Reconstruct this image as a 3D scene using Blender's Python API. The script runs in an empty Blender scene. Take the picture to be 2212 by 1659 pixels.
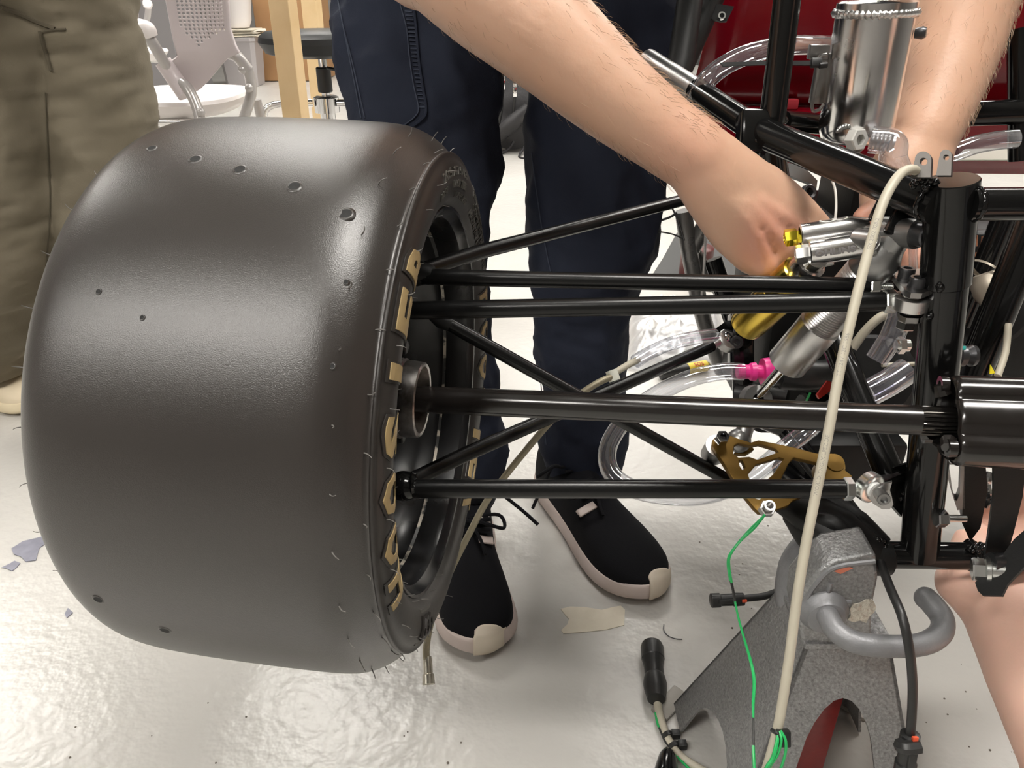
import bpy, bmesh, math, random
from math import pi, sin, cos, radians, sqrt
from mathutils import Vector, Matrix, noise
random.seed(7)
V = Vector
scene = bpy.context.scene
C = scene.collection

# ------------------------------------------------------------------ camera
F, CX, CY = 1662.0, 1106.0, 829.5          # pinhole of the photograph (2212 x 1659)
PITCH, CAMH = radians(28.0), 0.73
cp, sp = cos(PITCH), sin(PITCH)
cam = bpy.data.cameras.new('camera'); cam.sensor_width = 36.0
cam.lens = F / 2212.0 * 36.0; cam.clip_start = 0.01
camo = bpy.data.objects.new('camera', cam); C.objects.link(camo)
camo.location = (0, 0, CAMH); camo.rotation_euler = (pi / 2 - PITCH, 0, 0)
scene.camera = camo

# ------------------------------------------------------------------ world, lamps, exposure
w = bpy.data.worlds.new('world'); scene.world = w; w.use_nodes = True
w.node_tree.nodes['Background'].inputs[0].default_value = (1, 0.95, 0.88, 1)
w.node_tree.nodes['Background'].inputs[1].default_value = 0.10
scene.view_settings.view_transform = 'Standard'; scene.view_settings.look = 'None'
scene.view_settings.exposure = 0.0; scene.view_settings.gamma = 1.0
scene.view_settings.use_curve_mapping = False
LAMP_STRENGTH = 40.0
LAMP_COLOR = (1.0, 0.965, 0.905)


def P(u, v, z):
    """photo pixel (2212 x 1659 frame) at camera depth z (m) -> world point"""
    x = (u - CX) / F * z; y = -(v - CY) / F * z
    return V((x, z * cp + y * sp, CAMH + y * cp - z * sp))


def FL(u, v, h=0.0):
    """photo pixel -> point where its ray meets the horizontal plane at height h"""
    t = (v - CY) / F
    return P(u, v, (CAMH - h) / (sp + t * cp))


def PY(u, v, Y):
    """photo pixel -> point where its ray meets the vertical plane y = Y"""
    t = (v - CY) / F
    return P(u, v, Y / (cp - t * sp))


CAMX = V((1, 0, 0)); CAMU = V((0, sp, cp)); CAMD = V((0, cp, -sp))   # right, up, into the picture

# ------------------------------------------------------------------ materials
MATS = {}


def mat(name, col, rough=0.5, metal=0.0, bump=None, var=None, spec=0.5, coat=0.0, transm=0.0, emis=None, sheen=0.0, rvar=None, sss=0.0):
    """bump=(scale,strength,dist) var=(scale,amount,colour2) rvar=(scale,amount)"""
    if name in MATS: return MATS[name]
    m = bpy.data.materials.new(name); m.use_nodes = True
    nt = m.node_tree; b = nt.nodes['Principled BSDF']
    b.inputs['Base Color'].default_value = (*col, 1); b.inputs['Roughness'].default_value = rough
    b.inputs['Metallic'].default_value = metal; b.inputs['Specular IOR Level'].default_value = spec
    b.inputs['Coat Weight'].default_value = coat; b.inputs['Transmission Weight'].default_value = transm
    b.inputs['Coat Roughness'].default_value = 0.08
    if sheen: b.inputs['Sheen Weight'].default_value = sheen
    if sss:
        b.inputs['Subsurface Weight'].default_value = sss
        b.inputs['Subsurface Radius'].default_value = (0.012, 0.005, 0.003); b.inputs['Subsurface Scale'].default_value = 0.6
    if emis:
        b.inputs['Emission Color'].default_value = (*emis[0], 1); b.inputs['Emission Strength'].default_value = emis[1]
    tc = nt.nodes.new('ShaderNodeTexCoord')
    if var:
        n = nt.nodes.new('ShaderNodeTexNoise'); n.inputs['Scale'].default_value = var[0]; n.inputs['Detail'].default_value = 6
        nt.links.new(tc.outputs['Object'], n.inputs['Vector'])
        r = nt.nodes.new('ShaderNodeValToRGB'); r.color_ramp.elements[0].position = 0.5 - var[1] / 2; r.color_ramp.elements[1].position = 0.5 + var[1] / 2
        r.color_ramp.elements[0].color = (*col, 1); r.color_ramp.elements[1].color = (*var[2], 1)
        nt.links.new(n.outputs['Fac'], r.inputs['Fac']); nt.links.new(r.outputs['Color'], b.inputs['Base Color'])
    if rvar:
        n = nt.nodes.new('ShaderNodeTexNoise'); n.inputs['Scale'].default_value = rvar[0]; n.inputs['Detail'].default_value = 5
        nt.links.new(tc.outputs['Object'], n.inputs['Vector'])
        mr = nt.nodes.new('ShaderNodeMapRange'); mr.inputs['From Min'].default_value = 0.3; mr.inputs['From Max'].default_value = 0.7
        mr.inputs['To Min'].default_value = rough - rvar[1]; mr.inputs['To Max'].default_value = rough + rvar[1]
        nt.links.new(n.outputs['Fac'], mr.inputs['Value']); nt.links.new(mr.outputs['Result'], b.inputs['Roughness'])
    if bump:
        prev = None
        for (sc, st, di) in (bump if isinstance(bump[0], tuple) else (bump,)):
            n = nt.nodes.new('ShaderNodeTexNoise'); n.inputs['Scale'].default_value = sc; n.inputs['Detail'].default_value = 4
            nt.links.new(tc.outputs['Object'], n.inputs['Vector'])
            bp = nt.nodes.new('ShaderNodeBump'); bp.inputs['Strength'].default_value = st; bp.inputs['Distance'].default_value = di
            nt.links.new(n.outputs['Fac'], bp.inputs['Height'])
            if prev: nt.links.new(prev.outputs['Normal'], bp.inputs['Normal'])
            prev = bp
        nt.links.new(prev.outputs['Normal'], b.inputs['Normal'])
    MATS[name] = m
    return m


def clear_mat(name, tint=(0.93, 0.94, 0.97), gl=0.10, body=0.06, rough=0.05, bump=None):
    m = bpy.data.materials.new(name); m.use_nodes = True; nt = m.node_tree
    for n in list(nt.nodes): nt.nodes.remove(n)
    out = nt.nodes.new('ShaderNodeOutputMaterial'); tr = nt.nodes.new('ShaderNodeBsdfTransparent'); tr.inputs[0].default_value = (*tint, 1)
    g = nt.nodes.new('ShaderNodeBsdfGlossy'); g.inputs['Roughness'].default_value = rough; g.inputs[0].default_value = (1, 1, 1, 1)
    d = nt.nodes.new('ShaderNodeBsdfDiffuse'); d.inputs[0].default_value = (0.75, 0.75, 0.8, 1)
    lw = nt.nodes.new('ShaderNodeLayerWeight'); lw.inputs[0].default_value = 0.35
    mr = nt.nodes.new('ShaderNodeMapRange'); mr.inputs['To Min'].default_value = gl; mr.inputs['To Max'].default_value = 0.75
    nt.links.new(lw.outputs['Facing'], mr.inputs['Value'])
    m1 = nt.nodes.new('ShaderNodeMixShader'); m2 = nt.nodes.new('ShaderNodeMixShader'); m1.inputs[0].default_value = body
    nt.links.new(tr.outputs[0], m1.inputs[1]); nt.links.new(d.outputs[0], m1.inputs[2])
    nt.links.new(mr.outputs[0], m2.inputs[0]); nt.links.new(m1.outputs[0], m2.inputs[1]); nt.links.new(g.outputs[0], m2.inputs[2])
    if bump:
        tc = nt.nodes.new('ShaderNodeTexCoord'); n = nt.nodes.new('ShaderNodeTexNoise'); n.inputs['Scale'].default_value = bump[0]
        bp = nt.nodes.new('ShaderNodeBump'); bp.inputs['Strength'].default_value = bump[1]; bp.inputs['Distance'].default_value = bump[2]
        nt.links.new(tc.outputs['Object'], n.inputs['Vector']); nt.links.new(n.outputs['Fac'], bp.inputs['Height'])
        for s in (g, d, lw): nt.links.new(bp.outputs['Normal'], s.inputs['Normal'])
    nt.links.new(m2.outputs[0], out.inputs[0])
    MATS[name] = m
    return m


BLK = mat('black_powder_coat', (0.007, 0.007, 0.007), 0.27, 0.0, bump=(1500, 0.08, 0.0002), spec=0.42)
BLKG = mat('black_gloss_paint', (0.006, 0.006, 0.006), 0.13, 0.0, bump=(90, 0.06, 0.0005), spec=0.40)
BLKS = mat('black_semi_gloss_shaft', (0.012, 0.010, 0.009), 0.19, 0.0, bump=(140, 0.06, 0.0003), rvar=(40, 0.05), spec=0.8)
BLKM = mat('black_matte_metal', (0.007, 0.007, 0.007), 0.5, 0.0, spec=0.35, bump=(400, 0.2, 0.0006))
BLKP = mat('black_plastic', (0.018, 0.018, 0.018), 0.38, 0.0, bump=(300, 0.1, 0.0004))
RUB = mat('tyre_rubber', (0.0235, 0.0195, 0.0172), 0.315, 0.0, bump=((1700, 0.30, 0.0005), (420, 0.06, 0.0005)), var=(9, 0.6, (0.032, 0.0265, 0.0235)), spec=0.9)
RUBS = mat('tyre_sidewall_rubber', (0.018, 0.0155, 0.0135), 0.42, 0.0, bump=(200, 0.15, 0.0008), var=(12, 0.6, (0.024, 0.020, 0.0175)), spec=0.6)
RUBH = mat('rubber_whisker_gray', (0.16, 0.15, 0.14), 0.4)
GOLD = mat('gold_sidewall_lettering', (0.46, 0.34, 0.16), 0.5, 0.2, var=(90, 0.5, (0.36, 0.26, 0.13)))
RIMB = mat('black_wheel_rim', (0.010, 0.010, 0.011), 0.24, 0.0, bump=(25, 0.05, 0.002), rvar=(15, 0.07))
ALU = mat('polished_aluminium', (0.80, 0.79, 0.78), 0.20, 1.0, bump=(120, 0.05, 0.0006), rvar=(25, 0.10))
ALUB = mat('brushed_aluminium', (0.72, 0.71, 0.70), 0.30, 1.0, bump=(200, 0.08, 0.0006), rvar=(20, 0.06))
ALUD = mat('gray_anodised_metal', (0.34, 0.34, 0.335), 0.34, 0.9, rvar=(30, 0.06))
STEEL = mat('bare_steel', (0.46, 0.45, 0.44), 0.32, 1.0, bump=(180, 0.15, 0.0006), var=(40, 0.5, (0.33, 0.32, 0.31)))
TABS = mat('tab_steel', (0.12, 0.112, 0.105), 0.40, 0.8, bump=(180, 0.15, 0.0006))
ZINC = mat('zinc_plated', (0.86, 0.88, 0.86), 0.24, 1.0)
DSTEEL = mat('dark_bolt_steel', (0.10, 0.10, 0.105), 0.34, 0.8)
CHROME = mat('chrome', (0.85, 0.85, 0.86), 0.08, 1.0)
GOLDA = mat('gold_anodised', (0.78, 0.56, 0.10), 0.22, 1.0, bump=(150, 0.05, 0.0004))
GOLDY = mat('yellow_gold_anodised', (0.95, 0.76, 0.06), 0.20, 1.0)
BRONZE = mat('bronze_anodised', (0.21, 0.118, 0.022), 0.42, 0.7, bump=(300, 0.1, 0.0003), var=(40, .5, (.17, .095, .018)))
PINK = mat('magenta_plastic', (0.72, 0.035, 0.25), 0.35, sss=0.1)
CREAM = mat('cream_cable_jacket', (0.54, 0.50, 0.40), 0.45, bump=(60, 0.2, 0.001), var=(25, 0.4, (0.48, 0.44, 0.35)))
INK = mat('grey_cable_print', (0.30, 0.28, 0.25), 0.5)
WHITEW = mat('white_wire', (0.75, 0.73, 0.68), 0.4)
GREEN = mat('green_wire', (0.02, 0.42, 0.11), 0.35)
BRAID = mat('braided_hose', (0.36, 0.32, 0.23), 0.45, 0.5, bump=(700, 0.6, 0.001))
RED = mat('red_gloss_bodywork', (0.17, 0.0015, 0.007), 0.20, 0.0, spec=0.4, coat=0.3, rvar=(3, 0.03))
JACK = mat('hammered_grey_paint', (0.37, 0.37, 0.372), 0.33, 0.5, bump=((330, 0.75, 0.0014), (80, 0.2, 0.002)), var=(380, 0.5, (0.18, 0.18, 0.18)))
JACKL = mat('worn_grey_cast_iron', (0.27, 0.27, 0.28), 0.46, 0.35, bump=((500, 0.3, 0.0008), (60, 0.15, 0.002)), var=(60, 0.5, (0.20, 0.20, 0.21)))
JACKR = mat('red_ratchet_paint', (0.32, 0.022, 0.020), 0.35, 0.1, bump=(120, 0.2, 0.001), var=(60, 0.4, (0.22, 0.014, 0.014)))
SKIN = mat('skin', (0.60, 0.36, 0.245), 0.44, 0, bump=((230, 0.25, 0.0012), (45, 0.12, 0.003)), var=(16, 0.7, (0.65, 0.405, 0.285)), sss=0.15)


def flush(m, spots, col=(.66, .30, .22)):
    """redder skin round the knuckles: distance from points on the body"""
    nt = m.node_tree; b = nt.nodes['Principled BSDF']; src = b.inputs['Base Color'].links[0].from_socket
    tc = nt.nodes.new('ShaderNodeTexCoord')
    for p, r, k in spots:
        ds = nt.nodes.new('ShaderNodeVectorMath'); ds.operation = 'DISTANCE'; ds.inputs[1].default_value = p; nt.links.new(tc.outputs['Object'], ds.inputs[0])
        mr = nt.nodes.new('ShaderNodeMapRange'); mr.interpolation_type = 'SMOOTHSTEP'; mr.inputs['From Min'].default_value = r; mr.inputs['From Max'].default_value = r * .15
        mr.inputs['To Min'].default_value = 0; mr.inputs['To Max'].default_value = k; nt.links.new(ds.outputs['Value'], mr.inputs['Value'])
        mx = nt.nodes.new('ShaderNodeMixRGB'); mx.inputs[2].default_value = (*col, 1); nt.links.new(mr.outputs[0], mx.inputs[0]); nt.links.new(src, mx.inputs[1]); src = mx.outputs[0]
    nt.links.new(src, b.inputs['Base Color'])


SKINR = mat('skin_pink', (0.78, 0.48, 0.375), 0.45, 0, bump=(260, 0.2, 0.001), var=(14, 0.7, (0.82, 0.53, 0.42)), sss=0.15)
NAIL = mat('fingernail', (0.62, 0.36, 0.28), 0.3)
NAVY = mat('navy_twill', (0.0185, 0.0220, 0.0360), 0.85, 0, bump=((900, 0.35, 0.001), (30, 0.3, 0.006)), var=(14, 0.6, (0.0270, 0.0320, 0.0500)), spec=0.15)
NAVYS = mat('navy_seam_thread', (0.038, 0.047, 0.075), 0.8)
BLKC = mat('black_knit_fabric', (0.006, 0.006, 0.008), 0.9, bump=(1200, 0.4, 0.0008), spec=0.25)
DKC = mat('dark_shirt_fabric', (0.012, 0.013, 0.020), 0.9, bump=(800, 0.3, 0.001))
KHAKI = mat('khaki_cotton', (0.130, 0.110, 0.074), 0.85, 0, bump=((700, 0.3, 0.001), (25, 0.3, 0.008)), var=(10, 0.6, (0.165, 0.140, 0.098)))
KHAKID = mat('khaki_seam_and_fold_shade', (0.075, 0.062, 0.04), 0.85)
SOLE = mat('pale_pink_foam_sole', (0.68, 0.58, 0.54), 0.6, bump=(60, 0.15, 0.002), var=(22, 0.5, (0.60, 0.50, 0.46)))
SOLET = mat('cream_toe_rubber', (0.72, 0.63, 0.51), 0.6)
REFL = mat('pinkish_lace_tab', (0.60, 0.50, 0.46), 0.5)
BEIGE = mat('beige_suede', (0.68, 0.58, 0.42), 0.75, bump=(60, 0.15, 0.002))
HAIR = mat('brown_hair', (0.05, 0.03, 0.018), 0.6, bump=(150, 0.5, 0.003))
WPLA = mat('white_plastic', (0.74, 0.70, 0.69), 0.35)
LPLA = mat('lilac_grey_plastic', (0.56, 0.50, 0.51), 0.38)
GPLA = mat('grey_bin_plastic', (0.36, 0.335, 0.335), 0.45)
GTUBE = mat('grey_painted_tube', (0.45, 0.43, 0.42), 0.3, 0.3)
WOOD = mat('pale_pine', (0.70, 0.52, 0.30), 0.55, bump=(40, 0.1, 0.002), var=(14, 0.5, (0.62, 0.44, 0.23)))
CARD = mat('brown_cardboard', (0.32, 0.17, 0.075), 0.8, var=(6, 0.5, (0.36, 0.20, 0.09)))
VINYL = mat('black_vinyl', (0.010, 0.011, 0.012), 0.45, spec=0.3)
PAPER = mat('white_paper', (0.74, 0.70, 0.62), 0.8)
MASK = mat('masking_tape_paper', (0.72, 0.66, 0.55), 0.8, bump=(60, 0.3, 0.002), var=(40, 0.5, (0.64, 0.58, 0.47)))
CHIP = mat('grey_paint_chip', (0.16, 0.16, 0.20), 0.3, var=(60, 0.6, (0.25, 0.25, 0.31)))
BAGF = mat('black_nylon', (0.020, 0.019, 0.021), 0.6, bump=(60, 0.4, 0.004))
TEAL = mat('teal_plastic', (0.05, 0.42, 0.38), 0.4)
YEL = mat('yellow_label', (0.75, 0.55, 0.05), 0.5)
REDI = mat('red_print', (0.50, 0.05, 0.03), 0.5)
REDP = mat('red_plastic', (0.50, 0.03, 0.02), 0.4)
DRED = mat('dark_red_brown_plastic', (0.10, 0.02, 0.018), 0.4)
COPP = mat('copper_brown_plate', (0.26, 0.11, 0.06), 0.4, 0.3)
WALLM = mat('painted_wall', (0.20, 0.19, 0.18), 0.7, bump=(60, 0.05, 0.002))
CEILM = mat('ceiling_tile', (0.24, 0.235, 0.22), 0.9)
LAMPM = mat('lamp_diffuser', (0.9, 0.9, 0.88), 0.5, emis=(LAMP_COLOR, LAMP_STRENGTH))
CLEAR = clear_mat('clear_vinyl_tube')
CLEARB = clear_mat('clear_plastic_bag', (0.93, 0.94, 0.96), 0.02, 0.20, 0.33, bump=(16, 0.4, 0.010))
CLEARD = clear_mat('smoky_clear_tube', (0.80, 0.80, 0.86), 0.10, 0.10, 0.1)


def floor_material():
    m = bpy.data.materials.new('grey_epoxy_floor'); m.use_nodes = True; nt = m.node_tree; b = nt.nodes['Principled BSDF']
    tc = nt.nodes.new('ShaderNodeTexCoord')

    def nz(scale, detail=5, rough=0.5):
        n = nt.nodes.new('ShaderNodeTexNoise'); n.inputs['Scale'].default_value = scale; n.inputs['Detail'].default_value = detail
        n.inputs['Roughness'].default_value = rough; nt.links.new(tc.outputs['Object'], n.inputs['Vector']); return n

    def ramp(n, a, bb, ca, cb):
        r = nt.nodes.new('ShaderNodeValToRGB'); r.color_ramp.elements[0].position = a; r.color_ramp.elements[1].position = bb
        r.color_ramp.elements[0].color = ca; r.color_ramp.elements[1].color = cb; nt.links.new(n.outputs['Fac'], r.inputs['Fac']); return r
    base = ramp(nz(2.5), 0.35, 0.65, (0.50, 0.485, 0.455, 1), (0.55, 0.535, 0.505, 1))
    st = ramp(nz(30, 8, 0.7), 0.70, 0.78, (0, 0, 0, 1), (1, 1, 1, 1))          # scuffs
    mx = nt.nodes.new('ShaderNodeMixRGB'); mx.inputs[2].default_value = (0.43, 0.40, 0.34, 1)
    nt.links.new(st.outputs[0], mx.inputs[0]); nt.links.new(base.outputs[0], mx.inputs[1])
    sp2 = ramp(nz(90, 2), 0.83, 0.86, (0, 0, 0, 1), (1, 1, 1, 1))             # dark specks
    mx2 = nt.nodes.new('ShaderNodeMixRGB'); mx2.inputs[2].default_value = (0.16, 0.14, 0.12, 1)
    nt.links.new(sp2.outputs[0], mx2.inputs[0]); nt.links.new(mx.outputs[0], mx2.inputs[1])
    nt.links.new(mx2.outputs[0], b.inputs['Base Color'])
    b.inputs['Roughness'].default_value = 0.27; b.inputs['Specular IOR Level'].default_value = 0.5
    b1 = nt.nodes.new('ShaderNodeBump'); b1.inputs['Strength'].default_value = 0.22; b1.inputs['Distance'].default_value = 0.004
    nt.links.new(nz(75, 2).outputs['Fac'], b1.inputs['Height'])
    b2 = nt.nodes.new('ShaderNodeBump'); b2.inputs['Strength'].default_value = 0.15; b2.inputs['Distance'].default_value = 0.01
    nt.links.new(nz(14, 3).outputs['Fac'], b2.inputs['Height']); nt.links.new(b1.outputs[0], b2.inputs['Normal'])
    nt.links.new(b2.outputs[0], b.inputs['Normal'])
    return m


FLOORM = floor_material()

# ------------------------------------------------------------------ mesh helpers


def frame_of(d):
    d = V(d).normalized(); a = V((0, 0, 1)) if abs(d.z) < 0.9 else V((0, 1, 0))
    x = a.cross(d).normalized(); return x, d.cross(x).normalized(), d


def spline(pts, n=8):
    pts = [V(p) for p in pts]
    if len(pts) < 3: return pts
    out = []; q = [pts[0] * 2 - pts[1]] + pts + [pts[-1] * 2 - pts[-2]]
    for i in range(1, len(q) - 2):
        a, b, c, d = q[i - 1:i + 3]
        for k in range(n):
            t = k / n
            out.append(0.5 * ((2 * b) + (c - a) * t + (2 * a - 5 * b + 4 * c - d) * t * t + (3 * b - a - 3 * c + d) * t ** 3))
    out.append(pts[-1]); return out


class M:
    """collects geometry in world coordinates, then links it as ONE mesh object"""

    def __init__(s): s.v = []; s.f = []

    def add(s, vs, fs):
        o = len(s.v); s.v += [V(p) for p in vs]; s.f += [tuple(i + o for i in f) for f in fs]; return s

    def rings(s, rings, closed=True, caps=(True, True)):
        n = len(rings[0]); o = len(s.v)
        for r in rings: s.v += [V(p) for p in r]
        for i in range(len(rings) - 1):
            for k in range(n if closed else n - 1):
                a = o + i * n + k; b = o + i * n + (k + 1) % n
                s.f.append((a, b, b + n, a + n))
        if caps[0]: s.f.append(tuple(o + k for k in reversed(range(n))))
        if caps[1]: s.f.append(tuple(o + (len(rings) - 1) * n + k for k in range(n)))
        return s

    def tube(s, pts, r, n=14, sm=0, caps=(True, True), ell=None, ref=None):
        """r: number or list per control point; ell: flattening list; ref: side direction of the wide axis"""
        pts = [V(p) for p in pts]
        rr = list(r) if isinstance(r, (list, tuple)) else [r] * len(pts)
        ee = list(ell) if isinstance(ell, (list, tuple)) else [ell or 1.0] * len(pts)
        if sm and len(pts) > 2:
            pp = spline(pts, sm); m = len(pts) - 1
            def itp(a, t):
                i = min(int(t), m - 1); return a[i] + (a[i + 1] - a[i]) * (t - i)
            rr = [itp(rr, k / sm) for k in range(len(pp))]; ee = [itp(ee, k / sm) for k in range(len(pp))]; pts = pp
        rings = []; x = None
        for i, p in enumerate(pts):
            d = (pts[min(i + 1, len(pts) - 1)] - pts[max(i - 1, 0)]).normalized()
            if ref is not None: x = (V(ref) - d * V(ref).dot(d)).normalized()
            elif x is None: x = frame_of(d)[0]
            else: x = (x - d * x.dot(d)).normalized()
            y = d.cross(x)
            rings.append([p + x * (rr[i] * cos(2 * pi * k / n)) + y * (rr[i] * ee[i] * sin(2 * pi * k / n)) for k in range(n)])
        return s.rings(rings, True, caps)

    def lathe(s, o, ax, prof, n=32, caps=(False, False), ph=0.0):
        x, y, d = frame_of(ax); o = V(o)
        return s.rings([[o + d * a + x * (r * cos(2 * pi * k / n + ph)) + y * (r * sin(2 * pi * k / n + ph)) for k in range(n)] for a, r in prof], True, caps)

    def cyl(s, a, b, r, n=20, bev=0.0, r2=None):
        a = V(a); b = V(b); L = (b - a).length; r2 = r if r2 is None else r2
        if bev: return s.lathe(a, b - a, [(0, r - bev), (bev, r), (L - bev, r2), (L, r2 - bev)], n, (True, True))
        return s.lathe(a, b - a, [(0, r), (L, r2)], n, (True, True))

    def box(s, c, hx, hy, hz, X=V((1, 0, 0)), Y=V((0, 1, 0)), Z=V((0, 0, 1)), bev=0.0):
        c = V(c); bm = bmesh.new(); bmesh.ops.create_cube(bm, size=2)
        for v in bm.verts: v.co = V((v.co.x * hx, v.co.y * hy, v.co.z * hz))
        if bev: bmesh.ops.bevel(bm, geom=bm.edges[:], offset=bev, segments=2, affect='EDGES', profile=0.5)
        bm.verts.index_update()
        s.add([c + X * v.co.x + Y * v.co.y + Z * v.co.z for v in bm.verts], [[v.index for v in f.verts] for f in bm.faces]); bm.free(); return s

    def plate(s, outer, holes=(), th=V((0, 0, 0.003))):
        """flat polygon with holes (3-D points in one plane), thickened by vector th"""
        bm = bmesh.new(); loops = []
        for lp in [outer] + list(holes):
            vs = [bm.verts.new(V(p)) for p in lp]; loops.append(vs)
            for i in range(len(vs)): bm.edges.new((vs[i], vs[(i + 1) % len(vs)]))
        bmesh.ops.triangle_fill(bm, use_beauty=True, use_dissolve=False, edges=bm.edges[:])
        bm.verts.index_update(); n = len(bm.verts); th = V(th)
        vs = [v.co.copy() for v in bm.verts]; fs = [[v.index for v in f.verts] for f in bm.faces]
        allv = vs + [p + th for p in vs]; allf = fs + [[i + n for i in reversed(f)] for f in fs]
        for lp in loops:
            for i in range(len(lp)):
                a = lp[i].index; b = lp[(i + 1) % len(lp)].index; allf.append((a, b, b + n, a + n))
        bm.free(); return s.add(allv, allf)

    def ball(s, c, r, n=12, sc=(1, 1, 1)):
        c = V(c); prof = [(-r * cos(pi * k / n), max(r * sin(pi * k / n), r * 0.02)) for k in range(n + 1)]
        o = len(s.v); s.lathe(V((0, 0, 0)), V((0, 0, 1)), prof, n * 2, (True, True))
        for i in range(o, len(s.v)): s.v[i] = c + V((s.v[i].x * sc[0], s.v[i].y * sc[1], s.v[i].z * sc[2]))
        return s

    def hexnut(s, c, ax, af, h, bore=0.0):
        """hex nut, af = across flats, centre c"""
        R = af / sqrt(3); c = V(c); d = V(ax).normalized(); o = c - d * (h / 2)
        pr = [(0, R * .92), (h * .12, R), (h * .88, R), (h, R * .92)]
        if bore: pr = [(0, bore)] + pr + [(h, bore), (h * .5, bore)]
        return s.lathe(o, d, pr, 6, (not bore, not bore) if not bore else (False, True))

    def socket_bolt(s, c, ax, r, h):
        """cap-head bolt: c = underside of head, ax = outward"""
        d = V(ax).normalized()
        s.lathe(c, d, [(0, r), (h * .85, r), (h, r * .9), (h, r * .55), (h * .45, r * .52), (h * .45, 0.0001)], 20, (True, False)); return s

    def weld(s, c, ax, r, n=14, b=0.0022, seed=0):
        """ring of weld ripples round axis ax"""
        x, y, d = frame_of(ax); rnd = random.Random(seed); N = n * 3
        rings = []
        for k in range(N + 1):
            a = 2 * pi * k / N; bb = b * (1 + 0.35 * sin(a * n) + 0.25 * rnd.random()); cc = V(c) + (x * cos(a) + y * sin(a)) * (r - bb * .45)
            rad = x * cos(a) + y * sin(a)
            rings.append([cc + rad * (bb * cos(2 * pi * j / 6)) + d * (bb * sin(2 * pi * j / 6)) for j in range(6)])
        rings[-1] = rings[0]; return s.rings(rings, True, (False, False))

    def obj(s, name, m, parent=None, smooth=40, bevel=0.0, sub=0, merge=0.0):
        o3 = V((0, 0, 0)); p = parent
        while p is not None: o3 = o3 + p.location; p = p.parent
        me = bpy.data.meshes.new(name); me.from_pydata([v - o3 for v in s.v], [], s.f); me.validate(); me.update()
        bm = bmesh.new(); bm.from_mesh(me)
        if merge: bmesh.ops.remove_doubles(bm, verts=bm.verts[:], dist=merge)
        bmesh.ops.recalc_face_normals(bm, faces=bm.faces[:]); bm.to_mesh(me); bm.free()
        me.materials.append(m)
        if smooth: me.shade_smooth(); me.set_sharp_from_angle(angle=radians(smooth))
        ob = bpy.data.objects.new(name, me); C.objects.link(ob); ob.parent = parent
        if bevel:
            bv = ob.modifiers.new('bevel', 'BEVEL'); bv.width = bevel; bv.segments = 2; bv.limit_method = 'ANGLE'; bv.angle_limit = radians(35)
        if sub:
            ss = ob.modifiers.new('subdivision', 'SUBSURF'); ss.levels = sub; ss.render_levels = sub
        return ob


def on_surface(ob, lift=.0015):
    from mathutils.bvhtree import BVHTree
    o3 = V((0, 0, 0)); p = ob
    while p is not None: o3 = o3 + p.location; p = p.parent
    bvh = BVHTree.FromPolygons([v.co + o3 for v in ob.data.vertices], [tuple(f.vertices) for f in ob.data.polygons]); cam0 = V((0, 0, CAMH))

    def f(u, v):
        d = (P(u, v, 1.0) - cam0).normalized(); h = bvh.ray_cast(cam0, d)
        return h[0] - d * lift if h[0] is not None else None
    return f


def tag(o, label, cat=None, group=None, kind=None):
    o['label'] = label
    if cat: o['category'] = cat
    if group: o['group'] = group
    if kind: o['kind'] = kind
    return o


def thing(name, label, cat, loc, group=None):
    o = bpy.data.objects.new(name, None); C.objects.link(o); o.location = loc; o.empty_display_size = 0.02
    return tag(o, label, cat, group)


def struct(o): o['kind'] = 'structure'; return o


def dup(root, loc, label=None):
    r = root.copy(); C.objects.link(r); r.location = loc
    if label: r['label'] = label
    for ch in list(root.children):
        c = ch.copy(); C.objects.link(c); c.parent = r
        for g in ch.children:
            d = g.copy(); C.objects.link(d); d.parent = c
    return r


def evaluated(o):
    """apply an object's modifiers in place"""
    dg = bpy.context.evaluated_depsgraph_get(); dg.update()
    me = bpy.data.meshes.new_from_object(o.evaluated_get(dg)); o.modifiers.clear(); old = o.data; o.data = me
    bpy.data.meshes.remove(old); return o


def remesh(o, voxel, smooth_it=6, fac=0.5):
    """fuse overlapping pieces into one continuous skin"""
    m = o.modifiers.new('remesh', 'REMESH'); m.mode = 'VOXEL'; m.voxel_size = voxel; m.use_smooth_shade = True
    if smooth_it:
        sm = o.modifiers.new('smooth', 'SMOOTH'); sm.iterations = smooth_it; sm.factor = fac
    evaluated(o); o.data.shade_smooth(); return o


FONT_CACHE = {}


def glyphs(text, size=1.0, extrude=0.0, bold=0.0):
    """text -> (verts, faces) flat in x,y, centred"""
    cu = bpy.data.curves.new('text', 'FONT'); cu.body = text; cu.size = size; cu.extrude = extrude; cu.offset = bold
    cu.align_x = 'CENTER'; cu.align_y = 'CENTER'; cu.resolution_u = 2
    o = bpy.data.objects.new('text', cu); C.objects.link(o)
    dg = bpy.context.evaluated_depsgraph_get(); dg.update()
    me = bpy.data.meshes.new_from_object(o.evaluated_get(dg))
    vs = [v.co.copy() for v in me.vertices]; fs = [tuple(p.vertices) for p in me.polygons]
    bpy.data.objects.remove(o); bpy.data.curves.remove(cu); bpy.data.meshes.remove(me)
    return vs, fs


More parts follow.
